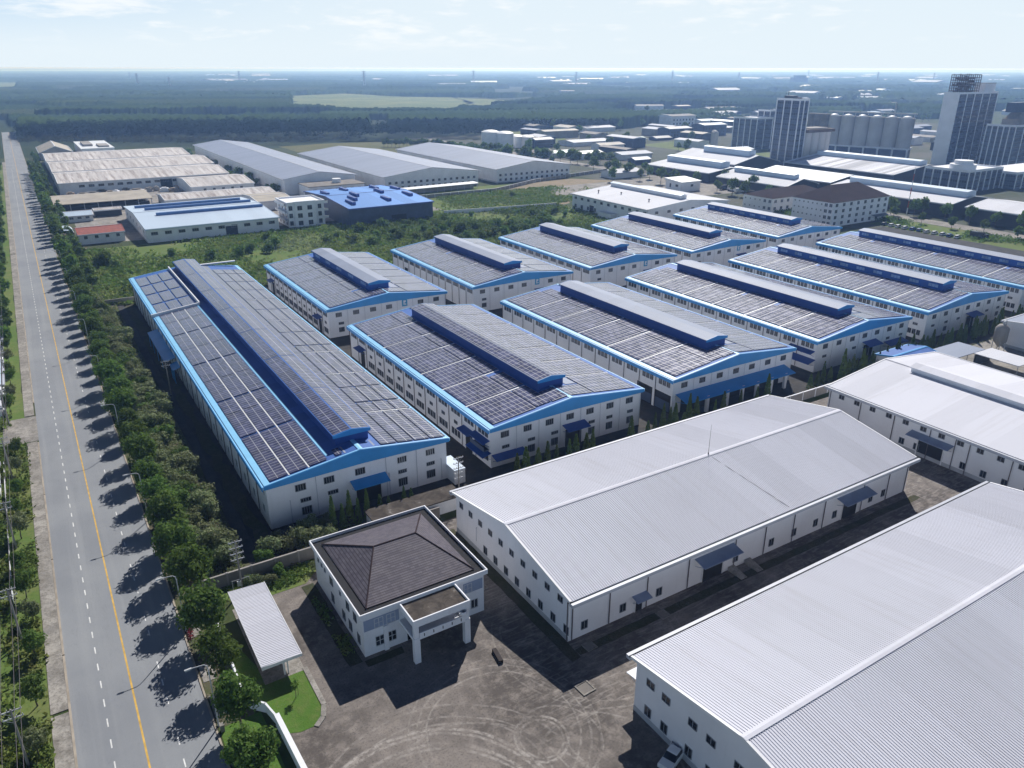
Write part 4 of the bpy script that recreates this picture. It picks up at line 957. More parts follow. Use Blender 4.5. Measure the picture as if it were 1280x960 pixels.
for i in range(14): y = -LN/2+2+i*(LN-4)/13; b.tube((2.5,y,36.5),(2.5,y,39.5), .25, n=4)
b.build('gantry', M['grey'], r)
r = thing('silo_cluster', 'streaked concrete silo cluster with a dark flat cap in front of the stair tower', 'silos', (584,450,0))
for i, (x, y) in enumerate(((-12.5,-4),(-4.2,-5),(4.2,-5),(12.5,-4),(-8,4),(0,4),(8,4))):
    b = MB(); b.lathe([(4.3,0),(4.3,30)], 18, 0, x, y); b.build('silo', M['silo'], r)
b = MB(); b.box(-17.5,17.5,-9.5,8.5,30,32.5); b.build('cap', M['scaff'], r); b = MB(); b.box(-12,12,-7,6,32.5,33.4); b.build('deck', M['conc'], r)
r = thing('silo_cluster', 'two stained concrete silos at the left end of the tall silo row', 'silos', (698,532,0))
for y in (-7,0,7): b = MB(); b.lathe([(4.8,0),(4.8,38)], 20, 0, 0, y); b.build('silo', M['darkconc'], r)
r = thing('silo_cluster', 'three slim pale silos standing on the lawn left of the dark blue block', 'silos', (607,584,0), -.7)
for y in (-8,-2.5,3,8): b = MB(); b.lathe([(2.9,0),(2.9,20),(1.6,21.6)], 16, 0, 0, y); b.build('silo', M['silo'], r)
r = thing('radio_mast', 'slender red and white radio mast behind the street trees', 'mast', (441.7,266,0))
for k in range(7): b = MB(); b.tube((0,0,k*3.9),(0,0,(k+1)*3.9), .36-.03*k, .33-.03*k, 6); b.build('section', M['redp' if k % 2 else 'skyl'], r)
# storage tanks
for i, (x, y, rr, h, lab) in enumerate(((*G(613,186),9.3,17.5,'tall white domed tank at the left end of the tank group'), (*G(631,186.5),9.3,16.5,'tall white domed tank beside the leftmost one'), (*G(645,184),8.5,11.5,'low white domed tank right of the tall pair'), (*G(658,184),8.5,11,'low white domed tank at the right end of the tank group'))):
    r = thing('storage_tank', lab, 'tank', (x,y,0), 0, 'domed storage tanks'); b = MB(); b.lathe([(rr,0),(rr,h)], 28); b.build('shell', M['white2'], r)
    b = MB(); b.lathe([(rr+.2,h),(rr*.7,h+1.3),(rr*.3,h+1.9),(.1,h+2)], 28); b.build('dome', M['skyl'], r)

# ------------------------------------------------------------------ factories at the left and centre, far side
RS = 'rusty roofed factory sheds'
def low_wins(f, face, n, z, half, w=2.2, h=1.3):
    for i in range(n): f.win(face, -half+(i+.5)*2*half/n, z, w, h, 3, 1)
r, f = hall('factory_shed', 'nearest rust stained shed of the trio, with a row of windows and a dark door', 'shed', (20.6,133,612,678), 7.6, 10.2, 'X', 'white2', 'rust', .5, 'white2', RS, 0, 'white2')
low_wins(f, 'R', 15, 4.8, 45, 3.4, 1.5); f.part('R', 12, .02, door_mesh(8, 6), 'door', None)
hall('factory_shed', 'middle rust stained shed of the trio beside the avenue', 'shed', (21,138,684,760), 7.6, 10.2, 'X', 'white2', 'rust', .5, 'white2', RS, 0, 'white2')
hall('factory_shed', 'farthest rust stained shed of the trio', 'shed', (21,135,766,842), 7.6, 10.2, 'X', 'white2', 'rust', .5, 'white2', RS, 0, 'white2')
r, f = hall('factory_shed', 'short rust stained shed set gable on before the nearest of the trio', 'shed', (95,137,556,611), 6.5, 9.0, 'X', 'white2', 'rust', .5, 'white2', RS, 0, 'white2')
low_wins(f, 'R', 5, 4, 15, 1.6, 1.6)
M['walkroof'] = paint('beige_roof', (.38,.34,.28), .7, .2, .1)
hall('storage_hall', 'beige gabled storage hall behind the rusty sheds', 'hall', (20,47,862,930), 6.5, 12, 'Y', 'conc', 'walkroof', .5, 'gutter')
r = thing('flat_roofed_block', 'white flat roofed block with roof plant behind the rusty sheds', 'building', (69,905,0)); b = MB(); b.box(-14,14,-45,45,0,8); b.build('wall', M['white2'], r); b = MB(); b.box(-14.5,14.5,-45.5,45.5,8,8.6); b.build('roof', M['skyl'], r); b = MB(); b.box(-10,-2,-20,20,8.6,10.5); b.box(2,11,-36,-8,8.6,10); b.build('roof_plant', M['conc'], r)
r = thing('open_shed', 'long open shed with cream flat roof and dark racks behind the low office', 'shed', (40.5,545,0)); b = MB(); b.hexa([(-27,-16,5),(27,-16,5),(27,16,6.2),(-27,16,6.2),(-27,-16,5.3),(27,-16,5.3),(27,16,6.5),(-27,16,6.5)]); b.build('roof', M['walkroof'], r); b = MB(); b.box(-26,26,13,15,0,5.5); b.box(-26,26,-6,12,0,2.2); b.build('racks', M['darkwall'], r)
for i in range(8): x = -26+i*52/7; b = MB(); b.tube((x,-15.5,0),(x,-15.5,5), .25, n=5); b.build('post', M['grey'], r)
r, f = hall('site_office', 'low white office with a pale curved roof beside the avenue', 'office', (12.5,31,494.5,511), 3.6, 4.9, 'X', 'white2', 'bwroof', .4, 'gutter'); low_wins(f, 'R', 4, 2.2, 8, 1.8, 1)
r, f = hall('site_office', 'white bungalow with a faded red sheet roof by the overgrown field', 'office', (18,39,426,447), 5.0, 6.6, 'X', 'white2', 'redroof', .4, 'gutter', None, 0, 'redroof'); low_wins(f, 'R', 4, 3.3, 9.5, 1.4, 1.3)
r = thing('barrel_awning', 'blue barrel vaulted awning left of the red roofed bungalow', 'awning', (13.6,452,0)); b = MB()
pr = [(4.2*math.cos(a), 2.2+2.4*math.sin(a)) for a in np.linspace(0, math.pi, 11)]; pr2 = [(4.05*math.cos(a), 2.1+2.3*math.sin(a)) for a in np.linspace(math.pi, 0, 11)]
b.vprism(pr+pr2, -8, 8); b.build('vault', M['bwroof'], r)
for x in (-4,4):
    for y in (-7,0,7): b = MB(); b.tube((x,y,0),(x,y,2.3), .12, n=5); b.build('post', M['grey'], r)
hall('open_shed', 'narrow rust edged shed between the cream shed and the pale blue roof', 'shed', (32,47,506,514), 4, 4.6, 'X', 'darkwall', 'rust', .3, 'white2')
r, f = hall('factory_hall', 'pale blue roofed hall with three narrow roof ridges in the centre left', 'factory hall', (46.6,112.4,413,492), 7, 9.2, 'X', 'white2', 'bwroof', .6, 'bwroof', None, 0, 'bwroof')
low_wins(f, 'R', 10, 4.4, 32, 3.0, 1.4); low_wins(f, 'F', 6, 4.2, 36, 2, 1.3); f.part('R', 8, .02, door_mesh(6, 4.6), 'door', None)
for i, yy in enumerate((-23, -7, 11)):
    b = MB(); zz = 9.2-abs(yy)*f.s; b.box(yy-.9, yy+.9, -29+i*3, 28+i*2, zz-.6, zz+1.3); b.build('roof_ridge', M['ridgeblue'], r)
hall('factory_shed', 'long low rust pink shed behind the pale blue roofed hall', 'shed', (72,140,516,545), 5, 6.6, 'X', 'white2', 'rust', .4, 'white2', RS, 0, 'white2')
GH = 'big grey roofed halls beyond the field'
r, f = hall('grey_hall', 'longest grey roofed hall, left one of three, reaching back to the trees', 'hall', (149,200,527,822), 11, 14.5, 'Y', 'white2', 'groof', .6, 'gutter', GH, 0, 'gutter')
r, f = hall('grey_hall', 'middle grey roofed hall with windows along its gable', 'hall', (213.5,289,509,700), 10, 14.5, 'Y', 'white2', 'groof', .6, 'gutter', GH, 0, 'gutter'); low_wins(f, 'F', 15, 5.6, 36, 1.8, 1.5); low_wins(f, 'F', 15, 2.2, 36, 1.8, 1.6)
r, f = hall('grey_hall', 'rightmost grey roofed hall in front of the domed tanks', 'hall', (303,371,507,690), 10, 14.5, 'Y', 'white2', 'groof', .6, 'gutter', GH, 0, 'gutter'); low_wins(f, 'F', 14, 5.6, 33, 1.8, 1.5); low_wins(f, 'F', 14, 2.2, 33, 1.8, 1.6)
# blue factory made of two stepped halls
r, f = hall('blue_factory', 'blue factory with a deep blue saw of roof vents, right of the white villa block', 'factory', (146,197,400,475), 10, 12, 'X', 'slate', 'navyroof', .4, 'dblue', None, 0, 'dblue', None, False)
for i, (v_, u_) in enumerate(((-19,24),(-9,4),(-21,-12),(-5,-24),(3,22),(8,0),(14,-22),(20,14),(22,-8),(-14,14))):
    b = MB(); zz = 12-abs(u_)*f.s; b.box(u_-6,u_+6,v_-.9,v_+.9,zz-.8,zz+1.3); b.build('roof_vent', M['dblue'], r)
f.part('R', 4, .02, door_mesh(9,4.4,.2,('slate','dark')), 'door', None)
b = MB(); b.box(-25,-.5,-.5,0,0,0.1)
r = thing('villa_block', 'three storey white villa block with stacked balconies beside the blue factory', 'building', (129.5,427,0)); b = MB(); b.box(-11,9,-10,10,0,12.5); b.box(-8,4,-11.5,-10,0,13.6); b.build('wall', M['white'], r)
b = MB(); b.box(-11.6,-10.8,-10.6,10.6,12.5,13.3); b.box(-10.8,9.4,-10.6,-9.8,12.5,13.3); b.box(9,9.4,-9.8,10.6,12.5,13.3); b.box(-10.8,9,10,10.6,12.5,13.3); b.build('parapet', M['white'], r)
f = Face(r, 22, 20)
for k in range(3):
    b = MB(); b.box(-12.6,-11,-9,9,k*4+3.2,k*4+3.6); b.box(-12.6,-12.4,-9,9,k*4+3.6,k*4+4.5); b.build('balcony', M['white2'], r)
    b = MB(); b.box(9,11.5,-9.5,2,k*4+3.2,k*4+3.6); b.box(9,11.5,-9.6,-9.4,k*4+3.6,k*4+4.5); b.build('balcony', M['white2'], r)
    for x in (-9.6, 6.5): link('window', win_mesh(1.8,2.2,2,1), r, (x,-10,k*4+2.1))
    for x in (-5,.5): link('window', win_mesh(2.4,2.2,2,1), r, (x,-11.5,k*4+2.1))
    for y in (-6,0,6): link('window', win_mesh(2.,2.2,2,1), r, (-11,y,k*4+2.1), -math.pi/2)
r = thing('office_building', 'long white office with a brown flat roof behind the blue factory', 'office', (177,512,0)); b = MB(); b.box(-19,19,-10,12,0,8); b.build('wall', M['white'], r); b = MB(); b.box(-19.5,19.5,-10.5,12.5,8,8.4); b.build('roof', M['darkconc'], r); b = MB(); b.lathe([(3,8.4),(3,11)], 14, 0, 4, 2); b.build('roof_tank', M['white2'], r)
f = Face(r, 38, 20); low_wins(f, 'F', 7, 5.6, 18); low_wins(f, 'F', 7, 2.2, 18)
r = thing('open_shed', 'long low white roofed walkway shed before the middle grey hall', 'shed', (247,492,0), .06); b = MB(); b.hexa([(-31,-3,3.6),(31,-3,3.6),(31,3,4.2),(-31,3,4.2),(-31,-3,3.8),(31,-3,3.8),(31,3,4.4),(-31,3,4.4)]); b.build('roof', M['skyl'], r); b = MB(); b.box(-30,30,2.3,2.6,0,3.9); b.build('back_wall', M['conc'], r)
for i in range(12): x = -30+i*60/11; b = MB(); b.tube((x,-2.6,0),(x,-2.6,3.6), .15, n=5); b.build('post', M['grey'], r)
hall('link_shed', 'small white gabled shed between the middle and rightmost grey halls', 'shed', (290.5,301,560,600), 6, 8, 'Y', 'white2', 'wroofY', .4, 'gutter')
r, f = hall('utility_shed', 'white utility shed left of the long grey hall\'s front', 'shed', (118,140,478,512), 5.5, 6.8, 'X', 'white2', 'walkroof', .4, 'gutter')
# mixed roofs of the next estate, centre right: each its own shed
LATER = []
MX = [((680,190),(715,196),'teal',5,'teal sheet roofed shed, left one of the two teal roofs'),((716,190),(752,198),'skyl',6,'pale sheet roofed shed with a teal neighbour, behind the grey hall'),((740,183),(778,187),'walkroof',6,'cream flat roofed shed in the next estate'),
      ((762,192),(812,198),'groof',5.5,'grey low pitched shed behind the dark shed with the boxy monitor'),((700,178),(760,181),'slategrey',5,'long dark grey lean shed beyond the teal roofs'),((778,172),(806,177),'teal',4,'small teal roofed shed near the park lawn'),
      ((812,172),(838,175),'darkwall',3.5,'low black roofed shed at the edge of the park lawn'),((824,163),(862,172),'slate',12,'dark blue long block left of the cream columned block'),((720,160),(766,164),'wroofY',6,'white roofed hall beyond the green field'),
      ((866,160),(905,169),'bwroof',14,'white topped dark block behind the slim pale silos'),((826,150),(866,158),'conc',16,'grey framed block on the wood\'s edge'),((655,189),(690,194),'darkconc',4,'dark roofed shed in front of the low domed tank'),
      ((662,178),(690,184),'darkwall',9,'small dark house right of the low domed tank'),((752,212),(800,221),'wroofY',5,'white roofed roadside shed near the estate road bend'),((785,200),(812,205),'bwroof',5,'pale roofed small shed left of the boxy monitor')]
for p0, p1, rm, h, lab in MX:
    a, c = G(*p0, h), G(*p1, 0); x0, x1 = sorted((G(p0[0],p1[1])[0], c[0])); w = max(14, (p1[0]-p0[0])/960*math.hypot(*c)*.95); d = w*.55
    r, f = hall('low_shed', lab, 'shed', (c[0]-w*.9, c[0]+w*.1, c[1], c[1]+d), h-.5, h+1.2, 'X', 'slate' if rm in ('slate','bwroof','darkwall') else 'white2', rm, .4, 'gutter', None, 0, 'gutter', None, False)
    if h > 8: low_wins(f, 'R', 7, h*.62, f.li*.9, 2.6, 2.2); low_wins(f, 'R', 7, h*.3, f.li*.9, 2.6, 2.2)
q = random.Random(77); done = [G((a[0][0]+a[1][0])/2, a[1][1]) for a in MX]
for k in range(64):
    for tr in range(30):
        px, py = (q.uniform(640,940), q.uniform(133,200)) if k < 30 else (q.uniform(1085,1290), q.uniform(128,196)) if k < 50 else (q.uniform(905,1180), q.uniform(118,146))
        x, y = G(px, py)
        if x < 470 and y > 620: continue
        if (535 < x < 640 and 560 < y < 610) or (x < 440) or (430 < x < 640 and 330 < y < 520) or (640 < x < 830 and 340 < y < 640): continue
        if all(math.hypot(x-a, y-c) > 34 for a, c in done): break
    else: continue
    done.append((x,y)); w = q.uniform(12,26); l = q.uniform(7,12); h = q.uniform(5,10); b = MB(); b.box(-w,w,-l,l,0,h,0)
    b.hexa([(-w-.5,-l-.5,h),(w+.5,-l-.5,h),(w+.5,l+.5,h),(-w-.5,l+.5,h),(-w-.5,-.2,h+l*.16),(w+.5,-.2,h+l*.16),(w+.5,.2,h+l*.16),(-w-.5,.2,h+l*.16)], 1)
    o = b.build('low_shed', [M[q.choice(('slate','conc','darkwall','white2'))], M[q.choice(('wroofY','groof','conc','walkroof','bwroof','groof'))]], None, (x,y,0), q.choice((0,math.pi/2))+q.uniform(-.05,.05))
    tag(o, 'low works building among the estates behind the dark sheds and towers', 'building', 'low works buildings of the far estates')
for k in range(70):
    px, py = (q.uniform(640,960), q.uniform(140,200)) if k < 40 else (q.uniform(1000,1285), q.uniform(125,175)); x, y = G(px, py)
    if x < 440 or any(math.hypot(x-a, y-c) < 20 for a, c in done) or (430 < x < 640 and 330 < y < 520) or (640 < x < 830 and 330 < y < 640): continue
    LATER.append((x,y))
# far scattered works and houses to the horizon
q = random.Random(21); n = 0
for k in range(115):
    px = q.choice((q.uniform(660,960), q.uniform(960,1290), q.uniform(250,350), q.uniform(400,1280))); py = 95+q.random()**1.5*(55 if px > 640 else 14)
    if 1000 < px < 1260 and py > 128: continue
    x, y = G(px, py); d = math.hypot(x, y); w = q.uniform(10,26)*min(5,d/1000)**.75; l = w*q.uniform(.35,.7); h = q.uniform(5,8)*(1+d/9000)
    b = MB(); b.box(-w,w,-l,l,0,h,0); b.hexa([(-w-.5,-l-.5,h),(w+.5,-l-.5,h),(w+.5,l+.5,h),(-w-.5,l+.5,h),(-w-.5,-.2,h+l*.18),(w+.5,-.2,h+l*.18),(w+.5,.2,h+l*.18),(-w-.5,.2,h+l*.18)], 1)
    o = b.build('distant_shed', [M[q.choice(('white2','conc','slategrey'))], M[q.choice(('wroofY','wroofY','skyl','bwroof','groof','rust'))]], None, (x,y,0), q.uniform(-.5,.1)+q.choice((0,math.pi/2)))
    tag(o, 'small pale roofed building among the far woods below the horizon', 'building', 'far buildings among the woods')
for k, (px, py, h) in enumerate(((173,109,50),(213,112,40),(300,104,55),(456,112,60),(592,108,60),(720,107,55),(840,104,60),(923,103,50),(1096,104,55),(1010,98,60),(1166,104,50),(163,101,45))):
    x, y = G(px, py); h *= 1.15; b = MB(); w = h*.075
    for sx, sy_ in ((1,1),(1,-1),(-1,1),(-1,-1)): b.tube((sx*w,sy_*w,0),(sx*w*.12,sy_*w*.12,h), 1.0, .8, 4)
    for i in range(6):
        z0, z1 = h*i/6, h*(i+1)/6; a, c = w*(1-.88*i/6), w*(1-.88*(i+1)/6)
        for s1, s2 in ((1,1),(-1,1),(1,-1),(-1,-1)): b.tube((s1*a,s2*a,z0),(-s1*c,s2*c,z1), .6, n=3); b.tube((s1*a,s2*a,z0),(s1*c,-s2*c,z1), .6, n=3)
    for z, l in ((.72,.16),(.84,.14),(.95,.11)): b.tube((-h*l,0,h*z),(h*l,0,h*z), .9, n=4)
    tag(b.build('power_pylon', M['grey'], None, (x,y,0), -.5), 'hazy lattice power pylon rising above the far woods', 'pylon', 'power pylons near the horizon')
r = thing('power_station_block', 'hazy blue block standing alone on the horizon right of centre', 'building', (*G(998,106),0), -.5); b = MB(); b.box(-38,38,-25,25,0,36); b.box(-26,30,-16,16,36,46); b.build('wall', M['slate'], r)

# ------------------------------------------------------------------ vegetation
def raw_mesh(name, V, Fq, mats, mi=None):
    me = bpy.data.meshes.new(name); nv, nf = len(V), len(Fq)
    me.vertices.add(nv); me.vertices.foreach_set('co', np.asarray(V, np.float32).ravel())
    me.loops.add(nf*4); me.loops.foreach_set('vertex_index', np.asarray(Fq, np.int32).ravel())
    me.polygons.add(nf); me.polygons.foreach_set('loop_start', np.arange(0, nf*4, 4, dtype=np.int32))
    for m in mats: me.materials.append(m)
    if mi is not None: me.polygons.foreach_set('material_index', np.asarray(mi, np.int32))
    me.update(calc_edges=True); return me
def quads(P, N, S, rng, aspect=1.0):
    """leaf cards: centres P, normals N, sizes S -> verts, faces"""
    n = len(P); N = N/np.maximum(np.linalg.norm(N, axis=1, keepdims=True), 1e-6)
    A = np.cross(N, rng.normal(size=(n,3))); A /= np.maximum(np.linalg.norm(A, axis=1, keepdims=True), 1e-6); B = np.cross(N, A)
    A = A*S[:,None]*.5; B = B*S[:,None]*.5*aspect
    k = rng.uniform(.35, .8, (n,1))
    V = np.stack([P-A, P-B*k, P+A, P+B*k], 1)      # pointed leaf clump
    V = V+rng.normal(size=V.shape)*S[:,None,None]*.06
    return V.reshape(-1,3), np.arange(n*4).reshape(-1,4)
def blob_leaves(blobs, n, size, seed, up=.25):
    rng = np.random.default_rng(seed); bl = np.array(blobs, float)
    wgt = bl[:,3]**2; idx = rng.choice(len(bl), n, p=wgt/wgt.sum())
    D = rng.normal(size=(n,3)); D /= np.linalg.norm(D, axis=1, keepdims=True)
    r = bl[idx,3]*np.clip(rng.normal(.88,.17,n), .25, 1.18)
    P = bl[idx,:3]+D*r[:,None]*np.array([1,1,.92])
    N = D+rng.normal(size=(n,3))*.55+np.array([0,0,up])
    return quads(P, N, size*rng.uniform(.6,1.5,n), rng)
def crown_blobs(rx, rz, zc, nb, br, seed, lean=0.):
    q = random.Random(seed); o = [(0,0,zc,rx*.72)]
    for i in range(nb):
        t = q.uniform(0,2*math.pi); zf = q.uniform(-.75,1); rr = math.sqrt(max(0,1-zf*zf))*q.uniform(.6,1.0)
        o.append((math.cos(t)*rx*rr*.75, math.sin(t)*rx*rr*.75, zc+zf*rz*.72, br*q.uniform(.6,1.25)))
    return o
def trunk_mesh(h, r, zc, spread, seed):
    q = random.Random(seed); b = MB(); p = (0,0,0)
    for k in range(3):
        n = (p[0]+q.uniform(-.12,.12), p[1]+q.uniform(-.12,.12), h*(k+1)/3); b.tube(p, n, r*(1-.2*k), r*(.8-.2*k), 6); p = n
    for i in range(5):
        a = i*2*math.pi/5+q.uniform(-.4,.4); b.tube((p[0]*.7,p[1]*.7,h*q.uniform(.6,.95)), (math.cos(a)*spread, math.sin(a)*spread, zc+q.uniform(0,1.2)), r*.45, r*.12, 5)
    return b.mesh('trunk', [M['bark']])
TREES = []
for k in range(5):
    bl = crown_blobs(2.55+.2*(k % 3), 2.7+.3*(k % 2), 4.6, 22, 1.05, 100+k)
    V, Fq = blob_leaves(bl, 2700, .42, 200+k); TREES.append((raw_mesh('crown', V, Fq, [M['leaf']]), trunk_mesh(3.0, .16, 4.3, 1.4, 300+k)))
FTREES = []
for k in range(4):
    bl = crown_blobs(2.5, 2.9, 4.7, 12, 1.1, 120+k); V, Fq = blob_leaves(bl, 420, .95, 220+k); FTREES.append((raw_mesh('crown', V, Fq, [M['leaf']]), trunk_mesh(3.0, .17, 4.3, 1.2, 320+k)))
GTREES = []      # grey green small trees of the left pavement
for k in range(3):
    bl = crown_blobs(2.0, 1.9, 3.4, 13, .85, 140+k); V, Fq = blob_leaves(bl, 1100, .40, 240+k); GTREES.append((raw_mesh('crown', V, Fq, [M['leaf_grey' if k == 1 else 'leaf']]), trunk_mesh(2.4, .12, 3.1, 1.1, 340+k)))
def tree(name, proto, x, y, s, label, cat, group, z=0., sz=None):
    r = thing(name, label, cat, (x,y,z), rnd.uniform(0,6.28), group); r.scale = (s, s, s*(sz or 1))
    link('trunk', proto[1], r); link('crown', proto[0], r); return r
# avenue trees on the right verge
y = 83.6; i = 1
ROW = []
while y < 760: ROW.append(y); y += 9.75
for i, y in enumerate(ROW):
    if i in (34, 35, 53): continue
    p = TREES[(i*3) % 5] if y < 330 else FTREES[i % 4]; s = rnd.uniform(1.05,1.5)
    tree('street_tree', p, 9.9+rnd.uniform(-.35,.35), y+rnd.uniform(-.6,.6), s, 'round crowned avenue tree on the right verge, %s in its row from near end' % nth(i+1), 'tree', 'avenue trees on the right verge', 0, rnd.uniform(.98,1.12))
tree('street_tree', TREES[2], 9.6, 73.4, 1.2, 'avenue tree just below the picture edge whose shadow falls on the road by the lawn', 'tree', 'avenue trees on the right verge')
# second row of the far avenue
k = 0
for y in np.arange(330, 900, 11.):
    k += 1; tree('street_tree', FTREES[k % 4], 15.5+rnd.uniform(-1,1), float(y)+rnd.uniform(-3,3), rnd.uniform(.7,1.0), 'bushy tree in the second row behind the far avenue, beside the rusty sheds', 'tree', 'second row behind the far avenue')
# left pavement trees and dense left belt
for k, (x, y) in enumerate(((-12.3,101.5),(-12.5,92),(-12.8,84.5),(-12.2,112.5),(-12.0,121.5),(-12.8,128.5),(-13.3,137),(-13.0,149),(-13.5,158),(-13.2,166),(-13.1,178),(-12.7,187),(-13.6,214),(-13.3,224),(-13.4,236),(-13.6,243),(-13.5,256),(-13.8,268))):
    tree('pavement_tree', GTREES[k % 3], x, y, rnd.uniform(.75,1.05), 'small ragged tree beside the left pavement, %s from the near end of that line' % nth(k+1), 'tree', 'small trees along the left pavement')
for k in range(96):
    y = 272+k*6.2+rnd.uniform(-2,2); tree('roadside_tree', FTREES[k % 4], (-14.2, -18.5)[k % 2]+rnd.uniform(-1.,.8), y, rnd.uniform(.85,1.25), 'dense dark tree of the belt along the far left roadside', 'tree', 'tree belt on the far left roadside')
BUSH = []
for k in range(6):
    q = random.Random(400+k); bl = [(q.uniform(-1,1), q.uniform(-1,1), q.uniform(.6,2.0), q.uniform(.6,1.0)) for _ in range(9)]
    V, Fq = blob_leaves(bl, 1050, .33, 410+k, .5); BUSH.append(raw_mesh('bush', V, Fq, [M[('leaf_grey','leaf_grey','leaf','leaf_grey','leaf','leaf_weed')[k]]]))
DBUSH = []
for k in range(4):
    q = random.Random(430+k); bl = [(q.uniform(-1.2,1.2), q.uniform(-1.2,1.2), q.uniform(.8,2.9), q.uniform(.8,1.3)) for _ in range(9)]
    V, Fq = blob_leaves(bl, 380, .8, 440+k); DBUSH.append(raw_mesh('bush', V, Fq, [M['leaf' if k < 3 else 'leaf_weed']]))
def bush(me, x, y, s, label, group, name='bush', z=0.):
    return tag(link(name, me, None, (x,y,z), rnd.uniform(0,6.28), (s*rnd.uniform(.85,1.2), s*rnd.uniform(.85,1.2), s*rnd.uniform(.8,1.25))), label, 'bush', group)
for k in range(135):
    y = 119.5+(k/135)**1.05*182; x = 12.3+rnd.random()*6.6*(.75 if y < 130 else 1)*(1 if y < 200 else .8)
    if x > 16.5 and rnd.random() < .25: continue
    bush(BUSH[rnd.choice((0,1,3,0,1,2,4))], x, y+rnd.uniform(-1,1), rnd.uniform(1.0,1.7), 'leggy grey green scrub bush in the strip between avenue trees and the longest hall', 'scrub strip behind the avenue trees')
for k, (x, y) in enumerate(((26.5,121.8),(29.4,121.4),(32.0,122.6),(34.0,121.0),(36.0,122.8),(28,119),(31,118.8),(35,118.6),(24.5,119.6))):
    bush(BUSH[k % 2], x, y, rnd.uniform(1.1,1.5), 'pale leaved bush clump before the left front corner of the longest hall', 'bush clump before the longest hall')
for k, (x, y) in enumerate(((22,111.5),(20,113),(24,113.2),(29.8,110.6),(18.6,113))): bush(BUSH[k % 3], x, y, .7, 'low bush in the rough garden behind the carport', 'bushes behind the carport')
bush(BUSH[2], 22.4, 117.6, 1.0, 'round green bush beside the utility pole behind the carport', None)
# overgrown field
occ = []
for px, py in ((122,331),(130,330),(145,331),(215,318),(312,312),(440,302),(467,302),(333,297),(450,287),(490,290),(520,296),(535,299),(560,301),(575,290),(595,285),(620,284),(640,282),(660,281),(680,280),(700,279),(480,282),(505,284),(545,291),(600,293),(265,322),(300,318),(335,313),(345,305),(410,300),(641,243),(420,295),(500,296),(577,299),(605,296),(585,297),(643,288),(615,292),(665,286),(655,283),(688,277),(550,284),(530,287)):
    x, y = G(px, py+3)
    bush(DBUSH[rnd.randrange(4)], x, y, rnd.uniform(.9,1.7), 'dark green bush standing in the overgrown field behind the halls', 'bushes in the overgrown field')
for k in range(40):
    px = rnd.uniform(470,715); py = rnd.uniform(272,302)-(px-470)*.03; x, y = G(px, py)
    if y > 404 or y < 304 or (x > 276 and y < 392): continue
    bush(DBUSH[rnd.randrange(4)], x, y, rnd.uniform(.6,1.3), 'dark green bush standing in the overgrown field behind the halls', 'bushes in the overgrown field')
def tufts(name, n, sampler, size, mat, seed, k=3, h=.5):
    rng = np.random.default_rng(seed); P = sampler(rng, n)
    P = np.repeat(P, k, 0)+rng.normal(size=(n*k,3))*np.array([size*.5,size*.5,0]); P[:,2] += rng.uniform(.1,h,n*k)
    N = rng.normal(size=(n*k,3))+np.array([0,0,.35]); V, Fq = quads(P, N, size*rng.uniform(.5,1.5,n*k), rng, .8)
    o = link(name, raw_mesh(name, V, Fq, [M[mat]])); o['kind'] = 'stuff'; return o
def box_s(*bx):
    ar = np.array([(b[1]-b[0])*(b[3]-b[2]) for b in bx], float)
    def f(rng, n):
        i = rng.choice(len(bx), n, p=ar/ar.sum()); B = np.array(bx)[i]
        return np.stack([rng.uniform(B[:,0],B[:,1]), rng.uniform(B[:,2],B[:,3]), np.zeros(n)], 1)
    return f
def patchy(s, sc, keep):
    def f(rng, n):
        P = s(rng, n*3); ph = rng.uniform(0,6,8)
        g = sum(np.sin(P[:,0]/(sc*(1+.6*i))+ph[i]+1.3*np.sin(P[:,1]/(sc*(1.3+.4*i))+ph[i+4])) for i in range(4))
        return P[np.argsort(-g+rng.normal(size=len(P))*.8)[:int(len(P)*keep)]][:n] if False else P[g+rng.normal(size=len(P))*.7 > keep][:n]
    def w(rng, n): return f(rng, n)
    return w
def tufts2(name, n, s, size, mat, seed, k=3, h=.5):
    rng = np.random.default_rng(seed); P = s(rng, n); n = len(P)
    return tufts(name, n, lambda r, m: P, size, mat, seed+1, k, h)
tufts2('field_weeds', 15000, patchy(box_s((14,284,304,410),(200,346,408,470)), 9, -.6), 1.5, 'leaf_weed', 1, 4, 1.0)
tufts2('field_grass', 7000, patchy(box_s((14,284,304,410)), 14, .3), 1.1, 'leaf_grey', 2, 3, .6)
tufts2('field_shrubbery', 2400, patchy(box_s((150,284,318,400),(14,70,308,325)), 7, .9), 1.6, 'leaf', 3, 6, 2.0)
tufts2('verge_weeds', 9000, patchy(box_s((-40,-13.6,60,215),(-15.5,-11,60,193)), 3, .1), .7, 'leaf_weed', 4, 4, .9)
tufts2('verge_scrub', 4200, patchy(box_s((-40,-14.5,60,210)), 2.5, .35), .9, 'leaf_weed', 5, 6, 1.5)
tufts2('strip_undergrowth', 4200, patchy(box_s((11.5,19.5,118,302)), 2.0, -.4), .6, 'leaf_grey', 6, 4, .8)
tufts2('garden_weeds', 900, patchy(box_s((13,30,109.5,114.2),(26.4,28.2,88,108)), 1.2, .1), .45, 'leaf_weed', 7, 3, .5)
tufts2('estate_weeds', 2500, patchy(box_s((398,423,62,260),(380,424,260,330)), 6, .2), 1.2, 'leaf', 8, 4, 1.2)
